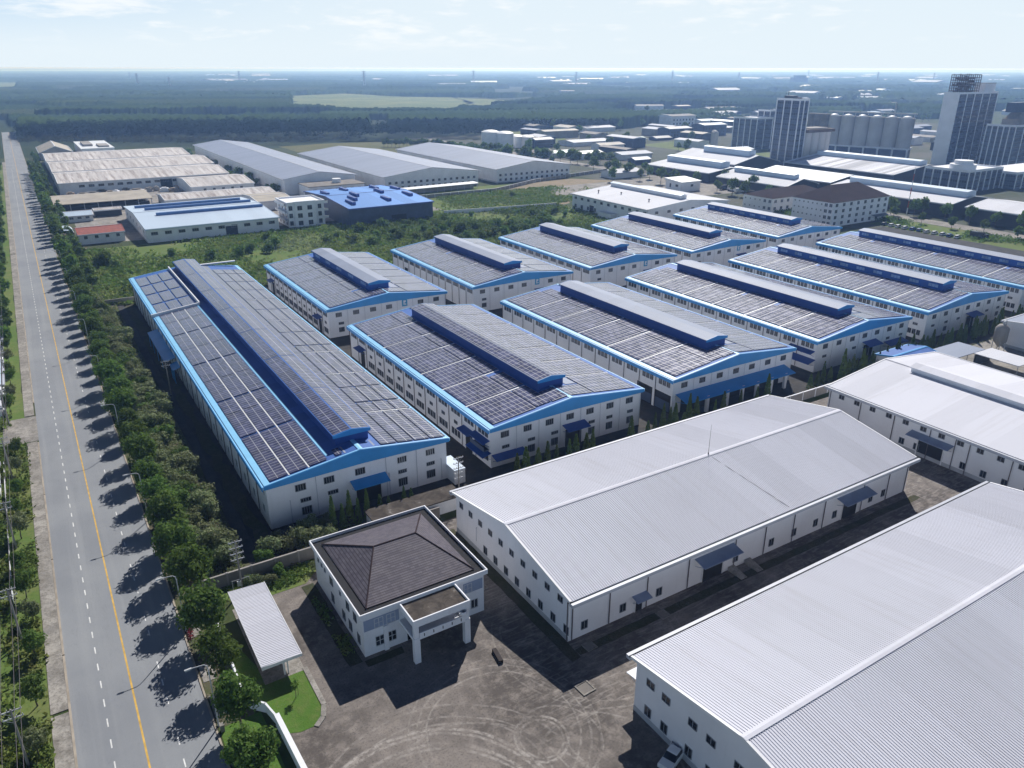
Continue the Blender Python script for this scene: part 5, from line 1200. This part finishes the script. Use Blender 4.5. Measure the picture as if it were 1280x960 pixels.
# conifer hedge along the boundary
CON = []
for k in range(4):
    rng = np.random.default_rng(500+k); n = 700; z = rng.uniform(0,1,n)**.8; r = (1-z)**.75*.80*(.85+.3*rng.random(n)); t = rng.uniform(0,6.283,n)
    P = np.stack([r*np.cos(t), r*np.sin(t), 0.2+z*6.0], 1); N = np.stack([np.cos(t), np.sin(t), np.full(n,.35)], 1)+rng.normal(size=(n,3))*.45
    V, Fq = quads(P, N, .34*rng.uniform(.6,1.4,n), rng, 1.5); CON.append(raw_mesh('conifer', V, Fq, [M['leaf_con']]))
def conifer(x, y, s, label, group): return tag(link('conifer', CON[rnd.randrange(4)], None, (x,y,0), rnd.uniform(0,6.28), (s*rnd.uniform(.9,1.25), s*rnd.uniform(.9,1.25), s*rnd.uniform(.8,1.2))), label, 'conifer', group)
x = 37.; k = 1
for i, x in enumerate((36.6,38.4,40.,41.6,43.3,46.,47.6,51.,52.4)): conifer(x, 121.2+rnd.uniform(-.5,.5), 1.0 if i < 5 else .8, 'slim conifer before the front of the longest hall, %s from the left' % nth(i+1), 'conifers before the longest hall')
x = 73.; 
while x < 345:
    seg = 'first' if x < 120 else 'second' if x < 174 else 'third' if x < 228 else 'fourth' if x < 284 else 'fifth'
    dens = 1.5 if x > 172 else 2.4
    if rnd.random() > (.12 if x > 172 else .3): conifer(x, 119.4+rnd.uniform(-.7,.7), rnd.uniform(.7,1.25), 'slim conifer of the boundary hedge before the %s solar hall of the front row' % seg, 'conifer hedge before the %s front hall' % seg)
    x += dens*rnd.uniform(.7,1.3)
# sapling on the lawn
r = thing('sapling', 'staked sapling alone in the middle of the small corner lawn', 'tree', (17.9,84.6,0)); b = MB(); b.tube((0,0,0),(.1,0,2.6),.05,.02,5); b.tube((.4,.2,0),(.4,.2,1.8),.03,n=4); b.build('trunk', M['bark'], r)
V, Fq = blob_leaves([(0,0,2.2,.5),(.2,.1,2.8,.35),(-.2,-.1,1.8,.35)], 160, .25, 77); link('crown', raw_mesh('crown', V, Fq, [M['leaf']]), r)
# trees of the next estate along its road and lanes
k = 0
for y in np.arange(105, 268, 14.): k += 1; tree('estate_tree', FTREES[k % 4], 445.5+rnd.uniform(-.8,.8), float(y), rnd.uniform(1.15,1.5), 'round tree in the row before the dark sheds, %s from the right' % nth(k), 'tree', 'trees before the dark sheds')
k = 0
for y in np.arange(120, 262, 17.): k += 1; tree('estate_tree', FTREES[k % 4], 421+rnd.uniform(-.8,.8), float(y)+5, rnd.uniform(.8,1.1), 'smaller tree on the near side of the estate road, %s from the right' % nth(k), 'tree', 'trees on the near side of the estate road')
for (px, py) in ((1113,268),(1142,270),(1160,268),(960,246),(940,240),(905,232),(880,222),(760,216),(770,218),(785,222),(742,214),(735,206),(722,205),(768,212),(700,204),(690,208),(650,205),(765,227),(800,226),(812,224),(826,230),(842,232),(790,216),(806,218),(870,232),(896,240),(915,244),(930,246),(750,206),(713,204)):
    x, y = G(px, py); tree('estate_tree', FTREES[rnd.randrange(4)], x, y, rnd.uniform(1.0,1.7), 'dark rounded tree scattered along the lanes of the next estate', 'tree', 'scattered trees of the next estate')
for x, y in LATER: tree('estate_tree', FTREES[rnd.randrange(4)], x, y, rnd.uniform(1.1,2.0), 'dark rounded tree scattered along the lanes of the next estate', 'tree', 'scattered trees of the next estate')
for i in range(28):
    t = i/27; x, y = G(570+t*185, 193.+t*6); bush(DBUSH[i % 4], x+rnd.uniform(-6,6), y+rnd.uniform(-8,8), rnd.uniform(1.6,2.6), 'dark tree-like bush in the belt between the grey halls and the domed tanks', 'belt beside the domed tanks')
for i in range(24):
    t = i/23; x, y = (205+rnd.uniform(-4,4), 535+t*290); bush(DBUSH[i % 4], x, y, rnd.uniform(1.1,2.0), 'dark bush in the strip between the longest and middle grey halls', 'strip between the grey halls')
for i in range(18):
    x, y = (143+rnd.uniform(-6,6), 540+i/17*290); bush(DBUSH[i % 4], x, y, rnd.uniform(1.1,2.0), 'dark bush in the strip between rusty sheds and the longest grey hall', 'strip beside the rusty sheds')
for i in range(34):
    px = 480+i*4.8; x, y = G(px, 184+max(0,(px-520))*.07); tree('estate_tree', FTREES[i % 4], x, y, rnd.uniform(.9,1.4), 'small tree in the row along the far edge of the olive field', 'tree', 'row at the far edge of the olive field')

# the far woods: one mass of crowns
def wood(name, pts, hs, rs, nq, mat, seed):
    rng = np.random.default_rng(seed); n = len(pts); P = np.repeat(pts, nq, 0); hh = np.repeat(hs, nq); rr = np.repeat(rs, nq); m = n*nq
    D = rng.normal(size=(m,3)); D /= np.linalg.norm(D, axis=1, keepdims=True); D[:,2] = np.abs(D[:,2])*1.1-.35
    Q = np.zeros((m,3)); Q[:,:2] = P[:,:2]+D[:,:2]*rr[:,None]*rng.uniform(.55,1.1,(m,1)); Q[:,2] = hh*.62+D[:,2]*hh*.42
    N = D*.55+rng.normal(size=(m,3))*.2+np.array([-.05,-.05,.7]); V, Fq = quads(Q, N, rr*.62*rng.uniform(.6,1.35,m), rng)
    o = link(name, raw_mesh(name, V, Fq, [M[mat]])); o['kind'] = 'stuff'; return o
def pix(P):
    d = np.concatenate([P, np.zeros((len(P),1))], 1)-np.array([0,0,H]); z = d@FW
    return 640+F*(d@RR)/z, 480-F*(d@UU)/z, z
def inpoly(x, y, poly):
    c = np.zeros(len(x), bool); n = len(poly)
    for i in range(n):
        (x0,y0),(x1,y1) = poly[i], poly[(i+1)%n]
        k = ((y0 > y) != (y1 > y)) & (x < (x1-x0)*(y-y0)/((y1-y0) or 1e-9)+x0); c ^= k
    return c
HOLES = [[G(*p) for p in q_] for q_ in (((364,119.5),(430,116.5),(500,120.5),(568,121.5),(600,128),(564,142),(520,143),(470,142),(366,141)),((568,122),(640,126),(640,131),(590,133)),((340,184),(410,178),(480,176),(545,183),(560,192),(520,199),(400,198)),((636,164),(708,164),(706,180),(656,180)),((-60,103),(23,103),(18,114),(-60,116)),((360,146),(400,146),(400,152),(360,152)),((462,150),(485,150),(485,165),(474,172),(462,168)))]
def fbm(P, s, seed):
    rg = np.random.default_rng(seed); o = 0
    for i in range(6):
        a = rg.uniform(0,6.28); k = 2*math.pi/(s*rg.uniform(.5,1.6)); o = o+np.sin((P[:,0]*math.cos(a)+P[:,1]*math.sin(a))*k+rg.uniform(0,6.28)+1.2*np.sin((P[:,1]*math.cos(a)-P[:,0]*math.sin(a))*k*.7))
    return o/6
def woodpts(d0, d1, sp, seed):
    rng = np.random.default_rng(seed); a0, a1 = YAW-R(37), YAW+R(37)
    n = int((a1-a0)*(d1*d1-d0*d0)/2/(sp*sp)); d = np.sqrt(rng.uniform(d0*d0,d1*d1,n)); a = rng.uniform(a0,a1,n)
    P = np.stack([d*np.sin(a), d*np.cos(a)], 1); px, py, z = pix(P)
    lim = np.interp(px, [-200,10,20,485,486,600,601,690,790,800,910,911,960,1300],[150,150,182,182,173,174,169,168,160,158,153,151,150,148])
    k = py < lim
    k &= ~((px < 23) & (py > 158))
    for h in HOLES: k &= ~inpoly(P[:,0], P[:,1], h)
    g = fbm(P, 420, 5)
    k &= ~((px > 620) & (py < 141) & (g > .10)) ; k &= ~((px > 250) & (px < 360) & (py < 112) & (py > 98) & (g > 0)); k &= ~((px > 980) & (g > -.12) & (py > 100))
    return P[k], px[k], py[k]
P, px, py = woodpts(640, 1150, 7.2, 1)
belt = (px < 486) & (py > 176.5); young = ((px < 486) & (py > 171.5) & ~belt)
front = (px > 470) & (px < 800) & (py > 150)
k1 = ~belt
hs = np.where(front, 15, 14)+fbm(P, 60, 9)*3; 
tall = ((px < 486) & (py > 166) & (py < 176)); hs = np.where(tall, 20, hs)
rngw = np.random.default_rng(4)
sel = ~belt & ~((px < 486) & (py > 158) & (py < 166) & (rngw.random(len(P)) < .75))
wood('near_woods', P[sel], (hs*rngw.uniform(.8,1.15,len(P)))[sel], np.full(sel.sum(), 4.4), 40, 'leaf_wood', 2)
wood('young_plantation', P[belt], 8*rngw.uniform(.7,1.2,belt.sum()), np.full(belt.sum(), 2.4), 26, 'leaf_brown', 3)

def hash2(a, b, k):
    h = np.sin(a*127.1+b*311.7+k*74.7)*43758.5453; return h-np.floor(h)
def canopy(name, d0, d1, dr, da, crown, seed):
    """closed canopy of a distant wood as one rolling surface of crowns, cut out at clearings; stands of unlike height and tone"""
    rng = np.random.default_rng(seed); D = np.arange(d0, d1, dr); A = np.arange(YAW-R(37), YAW+R(37), da)
    dd, aa = np.meshgrid(D, A, indexing='ij'); dd = dd+rng.uniform(-.35,.35,dd.shape)*dr; aa = aa+rng.uniform(-.35,.35,aa.shape)*da
    P = np.stack([(dd*np.sin(aa)).ravel(), (dd*np.cos(aa)).ravel()], 1); px, py, z = pix(P)
    lim = np.interp(px, [-200,10,20,485,486,600,601,690,790,800,910,911,960,1300],[150,150,182,182,173,174,169,168,160,158,153,151,150,148])
    k = (py < lim) & ~((px < 23) & (py > 158))
    for h in HOLES: k &= ~inpoly(P[:,0], P[:,1], h)
    g = fbm(P, 420, 5); g2 = fbm(P, 900, 31); g3 = fbm(P*np.array([1,1.3]), 300, 33)
    open_ = np.interp(px, [200,640,900,1300], [.42,.24,.16,.10]); k &= ~((g2+g*.5 > open_) & (py < 150) & (py > 92))
    k &= ~((px > 620) & (py < 141) & (py > 104) & (g > .16))
    # stands: a tilted chequer of plantation blocks
    ca, sa = math.cos(.35), math.sin(.35); U = P[:,0]*ca-P[:,1]*sa; V = P[:,0]*sa+P[:,1]*ca
    bu, bv = np.floor(U/520+.25*g), np.floor(V/210+.25*g3); hb = hash2(bu, bv, 1); tb = hash2(bu, bv, 2)
    ride = (np.abs(V/210+.25*g3-np.round(V/210+.25*g3)) < .035) & (hash2(bv, bv*0, 3) > .55)
    hgt = 7+9*hb+2.5*g3+crown*rng.uniform(-.5,.5,len(P))
    hgt = np.where(k & ~ride, hgt, -1.5).reshape(dd.shape)
    tone = np.clip(.30+.5*tb+.35*g3+rng.uniform(-.10,.10,len(P)), 0, 1)
    nv = dd.size; W_ = len(A); idx = np.arange(nv).reshape(dd.shape)
    Fq = np.stack([idx[:-1,:-1], idx[:-1,1:], idx[1:,1:], idx[1:,:-1]], -1).reshape(-1,4)
    hf = hgt.ravel(); keep = (hf[Fq] > 0).any(1); Fq = Fq[keep]
    me = raw_mesh(name, np.stack([P[:,0], P[:,1], hf], 1), Fq, [M['leaf_canopy']])
    at = me.color_attributes.new('stand', 'FLOAT_COLOR', 'POINT'); c = np.ones((nv,4), np.float32); c[:,0] = tone; c[:,1] = tb; at.data.foreach_set('color', c.ravel())
    me.shade_smooth(); o = link(name, me); o['kind'] = 'stuff'; return o
m, t = new('distant_canopy'); a_ = t.node('ShaderNodeAttribute'); a_.attribute_name = 'stand'; q0, q1, q2 = t.sep(a_.outputs['Color'])
cc = t.mix(q0, (.012,.028,.012), (.055,.088,.032)); cc = t.mix(t.math('MULTIPLY', t.ramp(q1, .75, .95), .6), cc, (.065,.075,.035)); t.out(cc, 1., 0.); M['leaf_canopy'] = m
canopy('middle_woods', 1140, 2300, 6.5, .0019, 5.0, 7)
canopy('far_woods', 2290, 5000, 15, .0019, 6.5, 8)
canopy('horizon_woods', 4980, 18500, 80, .0025, 9., 9)

# ------------------------------------------------------------------ street furniture
def lamp_meshes():
    b = MB(); b.tube((0,0,0),(0,0,.5),.16,.14,8); b.tube((0,0,.5),(0,0,9.6),.10,.07,8); p = b.mesh('pole', [M['lampgrey']])
    b = MB(); pts = [(0,0,9.5),(-.08,0,10.1),(-.4,0,10.4),(-1.9,0,10.55)]
    for a, c in zip(pts[:-1], pts[1:]): b.tube(a, c, .065, .06, 7)
    arm = b.mesh('arm', [M['lampgrey']])
    b = MB(); b.hexa([(-2.7,-.14,10.5),(-1.85,-.11,10.46),(-1.85,.11,10.46),(-2.7,.14,10.5),(-2.7,-.1,10.62),(-1.85,-.11,10.64),(-1.85,.11,10.64),(-2.7,.1,10.62)]); b.box(-2.62,-2.0,-.1,.1,10.42,10.47,1)
    return p, arm, b.mesh('lamp_head', [M['lampgrey'], M['skyl']])
LP = lamp_meshes()
for i, y in enumerate((85.0,106.6,143.3,180.5,217.5,254.5,291.5,328.5,365.5,402.5,439,476)):
    r = thing('street_lamp', 'grey street lamp arching over the road from the right kerb, %s from the near end' % nth(i+1), 'street lamp', (7.75,y,0), 0, 'street lamps on the right kerb')
    for nme, me in zip(('pole','arm','lamp_head'), LP): link(nme, me, r)
def upole(h, arms=2, tr=False):
    b = MB(); b.tube((0,0,0),(0,0,h),.17,.11,8); p = b.mesh('pole', [M['conc']])
    b = MB()
    for k in range(arms):
        z = h-.25-k*1.1; b.box(-1.1,1.1,-.06,.06,z-.06,z+.06); b.tube((-.9,0,z-.05),(0,.05,z-.8),.03,n=4); b.tube((.9,0,z-.05),(0,.05,z-.8),.03,n=4)
        for x in (-1.0,-.4,.4,1.0): b.tube((x,0,z+.06),(x,0,z+.32),.06,.05,6)
    return p, b.mesh('crossarm', [M['grey']])
UP1 = upole(9.6, 2)
POLES = [(-13.6,90.4),(-13.7,117.4),(-13.9,146),(-14.0,176),(-14.1,206),(-14.2,240),(-14.3,275)]
for i, (x, y) in enumerate(POLES):
    r = thing('utility_pole', 'concrete utility pole with crossarms on the left verge, %s from the near end' % nth(i+1), 'utility pole', (x,y,0), 0, 'utility poles on the left verge'); link('pole', UP1[0], r); link('crossarm', UP1[1], r)
for k, dx in enumerate((-1.0,.4,1.0)):
    b = MB(); ps = [(-13.5,55)]+POLES+[(-14.4,320)]
    for (xa, ya), (xb, yb) in zip(ps[:-1], ps[1:]):
        pv = None
        for j in range(9):
            t = j/8; pt = (xa+(xb-xa)*t+dx, ya+(yb-ya)*t, 9.62-4*t*(1-t)*.55)
            if pv: b.tube(pv, pt, .028, n=4, cap=False)
            pv = pt
    tag(b.build('overhead_wire', M['pipe']), ('left outer','inner','right outer')[k]+' overhead wire sagging between the utility poles on the left verge', 'wire', 'overhead wires on the left verge')
r = thing('utility_pole', 'tall utility pole with stacked insulators behind the upper end of the carport', 'utility pole', (17.6,112.4,0)); U2 = upole(9.6, 4); link('pole', U2[0], r); link('crossarm', U2[1], r)
b = MB(); b.tube((-1.4,0,0),(-1.4,0,2.2),.06,n=5); b.tube((1.3,0,0),(1.3,0,2.2),.06,n=5); b.tube((-1.4,0,2.2),(1.3,0,2.2),.06,n=5); b.box(-.7,-.1,-.5,-.2,1.2,2.1); b.build('meter_frame', M['lampgrey'], r)
r = thing('utility_pole', 'pale utility pole with stacked insulators beside the left corner of the middle white warehouse', 'utility pole', (62.0,119.2,0)); U3 = upole(9.4, 5); link('pole', U3[0], r); link('crossarm', U3[1], r)
r = thing('utility_pole', 'utility pole with short crossarms in the dark yard left of the longest hall', 'utility pole', (22.4,206,0)); link('pole', UP1[0], r); link('crossarm', UP1[1], r)
tag(MB().box(-.32,.32,-1.4,1.4,0,.5).build('stone_block', M['rockm'], None, (45.4,76.6,.024), -.15), 'single dark stone block lying in the open yard before the office', 'stone block')
for k, (x, y, s) in enumerate(((52.6,64.9,1.1),(58.2,71.3,.9),(72.5,70.9,.9),(31.6,90.4,.8),(51.5,92,.9),(58.6,55.4,1.0))):
    b = MB()
    for q_ in ((-s,s,-s,-s+.22),(-s,s,s-.22,s),(-s,-s+.22,-s+.22,s-.22),(s-.22,s,-s+.22,s-.22)): b.box(*q_, 0, .12)
    b.box(-s+.22,s-.22,-s+.22,s-.22,0,.04,1)
    tag(b.build('drain_cover', [M['walk'], M['darkconc']], None, (x,y,.05), .05), ('square pale rimmed drain near the corner of the nearest warehouse','drain at the near corner of the middle white warehouse','drain along the shaded side of the middle warehouse','drain beside the left wall of the office','drain between the office and the middle warehouse','drain against the shaded end wall of the nearest warehouse')[k], 'drain')
b = MB(); b.box(-.25,.25,-.25,.25,0,1.0); b.box(-.3,.3,-.3,.3,1.0,1.1); tag(b.build('kerb_post', M['walk'], None, (8.0,83.9,.05)), 'short pale concrete marker post on the kerb beside the small lawn', 'marker post')
r = thing('flower_bed', 'small dark red flower bed at the kerb near the second street lamp', 'flower bed', (8.1,105.2,.09)); V, Fq = blob_leaves([(0,0,.3,.5),(.1,.9,.3,.45),(-.1,-.8,.3,.4)], 200, .25, 88); link('plants', raw_mesh('plants', V, Fq, [M['flower']]), r)
# roadside houses at the left edge
for i, (y, l, rm, lab) in enumerate(((283,30,'bwroof','pale blue roofed house at the left edge, farthest of the row'),(257,18,'skyl','white roofed house at the left edge, third of the row from the near end'),(236,20,'bwroof','blue white roofed house at the left edge, second of the row from the near end'),(217,14,'bwroof','blue roofed house at the left edge beside the concrete side drive'))):
    r, f = hall('roadside_house', lab, 'house', (-26.5,-14.9,y-l/2,y+l/2), 4.0, 5.0, 'X' if i % 2 else 'Y', 'white2', rm, .3, 'gutter', None, 0, 'skyl', None, False)
wall_line('garden_fence', 'low white fence before the roadside houses at the left edge', 'fence', [(-14.9,310),(-14.9,212)], 1.3, .12, 'white2', .06, 'white', 3)
wall_line('garden_fence', 'broken white fence among the weeds of the left verge', 'fence', [(-15.4,186),(-15.0,150),(-14.6,128)], 1.0, .1, 'white2')
r, f = hall('roadside_house', 'low white roofed hut among the trees at the left edge below the side drive', 'house', (-26,-15.6,168,178), 3.2, 4.0, 'X', 'white2', 'skyl', .3, 'gutter', None, 0, 'skyl', None, False)

# ------------------------------------------------------------------ vehicles
def car_meshes(col, kind):
    l, w = (5.2,1.85) if kind == 'pickup' else (4.4,1.75) if kind == 'car' else (8.5,2.4)
    b = MB()
    if kind == 'truck':
        b.hexa([(-w/2,-l/2,.5),(w/2,-l/2,.5),(w/2,-l/2+1.9,.5),(-w/2,-l/2+1.9,.5),(-w/2+.08,-l/2+.25,2.6),(w/2-.08,-l/2+.25,2.6),(w/2-.08,-l/2+1.9,2.6),(-w/2+.08,-l/2+1.9,2.6)]); b.box(-w/2,w/2,-l/2+2.05,l/2,.9,3.3); b.box(-.5,.5,-l/2+1.9,l/2,.55,.9)
    else:
        b.vprism([(-w/2,.35),(w/2,.35),(w/2,.85),(w/2-.1,1.0),(-w/2+.1,1.0),(-w/2,.85)], -l/2, l/2)
        b.box(-w/2+.1,w/2-.1,-l/2-.08,-l/2,.4,.62); b.box(-w/2+.1,w/2-.1,l/2,l/2+.08,.4,.62)
        if kind == 'pickup':
            b.box(-w/2,-w/2+.08,.55,l/2,1.0,1.3); b.box(w/2-.08,w/2,.55,l/2,1.0,1.3); b.box(-w/2+.08,w/2-.08,l/2-.08,l/2,1.0,1.3)
    body = b.mesh('body', [M[col]])
    c0, c1 = (-1.0,.55) if kind == 'pickup' else (-1.0,1.7)
    b = MB(); b2 = MB()
    if kind != 'truck':
        b.hexa([(-w/2+.1,c0-.45,1.0),(w/2-.1,c0-.45,1.0),(w/2-.1,c1+.15,1.0),(-w/2+.1,c1+.15,1.0),(-w/2+.25,c0+.25,1.6),(w/2-.25,c0+.25,1.6),(w/2-.25,c1-.1,1.6),(-w/2+.25,c1-.1,1.6)])
        b2.hexa([(-w/2+.22,c0+.2,1.6),(w/2-.22,c0+.2,1.6),(w/2-.22,c1-.05,1.6),(-w/2+.22,c1-.05,1.6),(-w/2+.3,c0+.35,1.68),(w/2-.3,c0+.35,1.68),(w/2-.3,c1-.2,1.68),(-w/2+.3,c1-.2,1.68)])
    else: b.box(-w/2+.15,w/2-.15,-l/2+.05,-l/2+.22,1.5,2.4)
    glass = b.mesh('windows', [M['glass']]); top = b2.mesh('roof', [M[col]]) if b2.v else None
    wm = MB(); wm.tube((-.12,0,0),(.12,0,0),.36 if kind != 'truck' else .48,n=14); wm.tube((-.13,0,0),(.13,0,0),.19,n=10,mi=1); wh = wm.mesh('wheel', [M['rubber'], M['grey']])
    hb = MB(); hb.box(-.2,.2,-.04,.04,-.09,.09); hl = hb.mesh('headlight', [M['skyl']])
    return body, glass, top, wh, hl, l, w, kind
_cars = {}
def car(name, col, kind, x, y, rz, label, cat, group=None):
    if (col,kind) not in _cars: _cars[(col,kind)] = car_meshes(col, kind)
    body, glass, top, wh, hl, l, w, _ = _cars[(col,kind)]; r = thing(name, label, cat, (x,y,.03), rz, group)
    link('body', body, r); link('windows', glass, r)
    if top: link('roof', top, r)
    wr = .36 if kind != 'truck' else .48
    for sx in (-1,1):
        for yy in (-l*.32, l*.31): link('wheel', wh, r, (sx*(w/2-.12),yy,wr))
        link('headlight', hl, r, (sx*(w/2-.35),-l/2-.05,.75 if kind != 'truck' else .9))
    return r
car('pickup_truck', 'carw', 'pickup', 54.9, 49.6, R(-70), 'white pickup parked in shade against the end wall of the nearest warehouse', 'pickup')
q = random.Random(5)
for i in range(11):
    y = 252-i*4.1; car('parked_car', q.choice(('carw','carw','card','carb')), 'car', 399.5+q.uniform(-.4,.4), y, math.pi/2, '%s car from the left in the line parked beyond the fifth front solar hall' % nth(i+1), 'car', 'cars parked on the near lane')
for i, (y, c) in enumerate(((205,'card'),(176,'carw'),(160,'card'))): car('parked_truck', c, 'truck', 408, y, 0, ('dark','white','second dark')[i]+' box truck on the verge beside the estate road', 'truck', 'trucks beside the estate road')
for i, (px, py) in enumerate(((905,237),(915,239),(925,241),(938,244),(958,249),(965,252),(978,255))):
    x, y = G(px, py); car('parked_truck', 'carw' if i % 3 else 'card', 'truck', x, y, q.uniform(-.2,.2)+(0 if i % 2 else 1.57), 'box truck in the lorry yard between the white guardhouse and the hip roofed blocks', 'truck', 'lorries in the lorry yard')

# ------------------------------------------------------------------ haze
b = MB(); b.box(-8200,19200,-1200,20700,-1,80.6)
m, t = new('haze'); v = t.node('ShaderNodeVolumePrincipled'); o = t.node('ShaderNodeOutputMaterial')
v.inputs['Color'].default_value = (.33,.54,1.,1); v.inputs['Absorption Color'].default_value = (1,1,1,1); v.inputs['Density'].default_value = .000175; v.inputs['Anisotropy'].default_value = .45
t.l.new(v.outputs[0], o.inputs['Volume'])
hz = b.build('haze', m); hz['kind'] = 'stuff'

# ------------------------------------------------------------------ light
SUN_AZ = R(47); SUN_EL = R(42)     # angle from +X towards +Y
sd = Vector((math.cos(SUN_AZ)*math.cos(SUN_EL), math.sin(SUN_AZ)*math.cos(SUN_EL), math.sin(SUN_EL)))
sl = bpy.data.lights.new('sun', 'SUN'); sl.energy = 5.0; sl.angle = R(.53); sl.color = (1., .975, .95)
so = bpy.data.objects.new('sun', sl); C.objects.link(so); so.rotation_euler = sd.to_track_quat('Z', 'Y').to_euler(); so.location = (300, 300, 400)
w = bpy.data.worlds.new('World'); scene.world = w; w.use_nodes = True
nt = NT(w); sky = nt.node('ShaderNodeTexSky', sky_type='NISHITA'); sky.sun_disc = False; sky.sun_elevation = SUN_EL; sky.sun_rotation = math.pi/2-SUN_AZ
sky.altitude = 50; sky.air_density = 1.0; sky.dust_density = .35; sky.ozone_density = 2.5
tc = nt.node('ShaderNodeTexCoord').outputs['Generated']
x, y, z = nt.sep(tc)
pv = nt.scale(tc, (1.4, 1.4, 9.))
n1 = nt.noise(pv, 2.2, 7, .62, .5); n2 = nt.noise(nt.scale(tc, (6., 6., 26.)), 3.4, 6, .6, .3)
cl = nt.ramp(nt.math('ADD', nt.math('MULTIPLY', n1, .55), nt.math('MULTIPLY', n2, .45)), .49, .63)
cl = nt.math('MULTIPLY', cl, nt.math('MULTIPLY', nt.ramp(z, .01, .04), .8))
# bright air low over the plain, deeper blue overhead
east = nt.ramp(nt.math('ADD', nt.math('MULTIPLY', x, .68), nt.math('MULTIPLY', y, .73)), -.3, .75)
hor = nt.mix(east, (12., 17.6, 27.5), (14.8, 16.7, 18.))
side = nt.ramp(nt.math('ADD', nt.math('MULTIPLY', x, .68), nt.math('MULTIPLY', y, .73)), .62, .97)
hor = nt.mix(nt.math('MULTIPLY', nt.ramp(z, .012, .085), nt.math('SUBTRACT', .92, nt.math('MULTIPLY', side, .85))), hor, (8.4, 12.6, 17.0))
zen = nt.mix(1., sky.outputs[0], (.13, .23, .50), 'MULTIPLY')
toward = nt.math('ADD', nt.math('MULTIPLY', x, .68), nt.math('MULTIPLY', y, .73))
edge = nt.math('ADD', nt.math('ADD', .16, nt.math('MULTIPLY', nt.ramp(nt.math('MULTIPLY', toward, -1.), -.2, .6), .26)), nt.math('MULTIPLY', nt.ramp(toward, .35, .8), .30))
col = nt.mix(nt.ramp(nt.math('SUBTRACT', edge, z), -.06, .16), zen, hor)
col = nt.mix(nt.math('MULTIPLY', cl, nt.math('SUBTRACT', 1., nt.ramp(z, .2, .5))), col, (18., 18.6, 19.))
col = nt.mix(nt.ramp(z, -.0022, -.0002), (4.5, 8.2, 13.), col)      # the plain carries on below the horizon
bg = nt.node('ShaderNodeBackground'); nt.set(bg.inputs[0], col); bg.inputs[1].default_value = .05
wo = nt.node('ShaderNodeOutputWorld'); nt.l.new(bg.outputs[0], wo.inputs[0])
vs = scene.view_settings; scene.display_settings.display_device = 'sRGB'; vs.view_transform = 'Standard'; vs.look = 'None'; vs.exposure = .12; vs.gamma = 1.; vs.use_curve_mapping = False
cy_ = scene.cycles; cy_.max_bounces = 6; cy_.diffuse_bounces = 3; cy_.glossy_bounces = 3; cy_.transmission_bounces = 2; cy_.volume_bounces = 1; cy_.transparent_max_bounces = 6
cy_.use_denoising = True; cy_.caustics_reflective = False; cy_.caustics_refractive = False
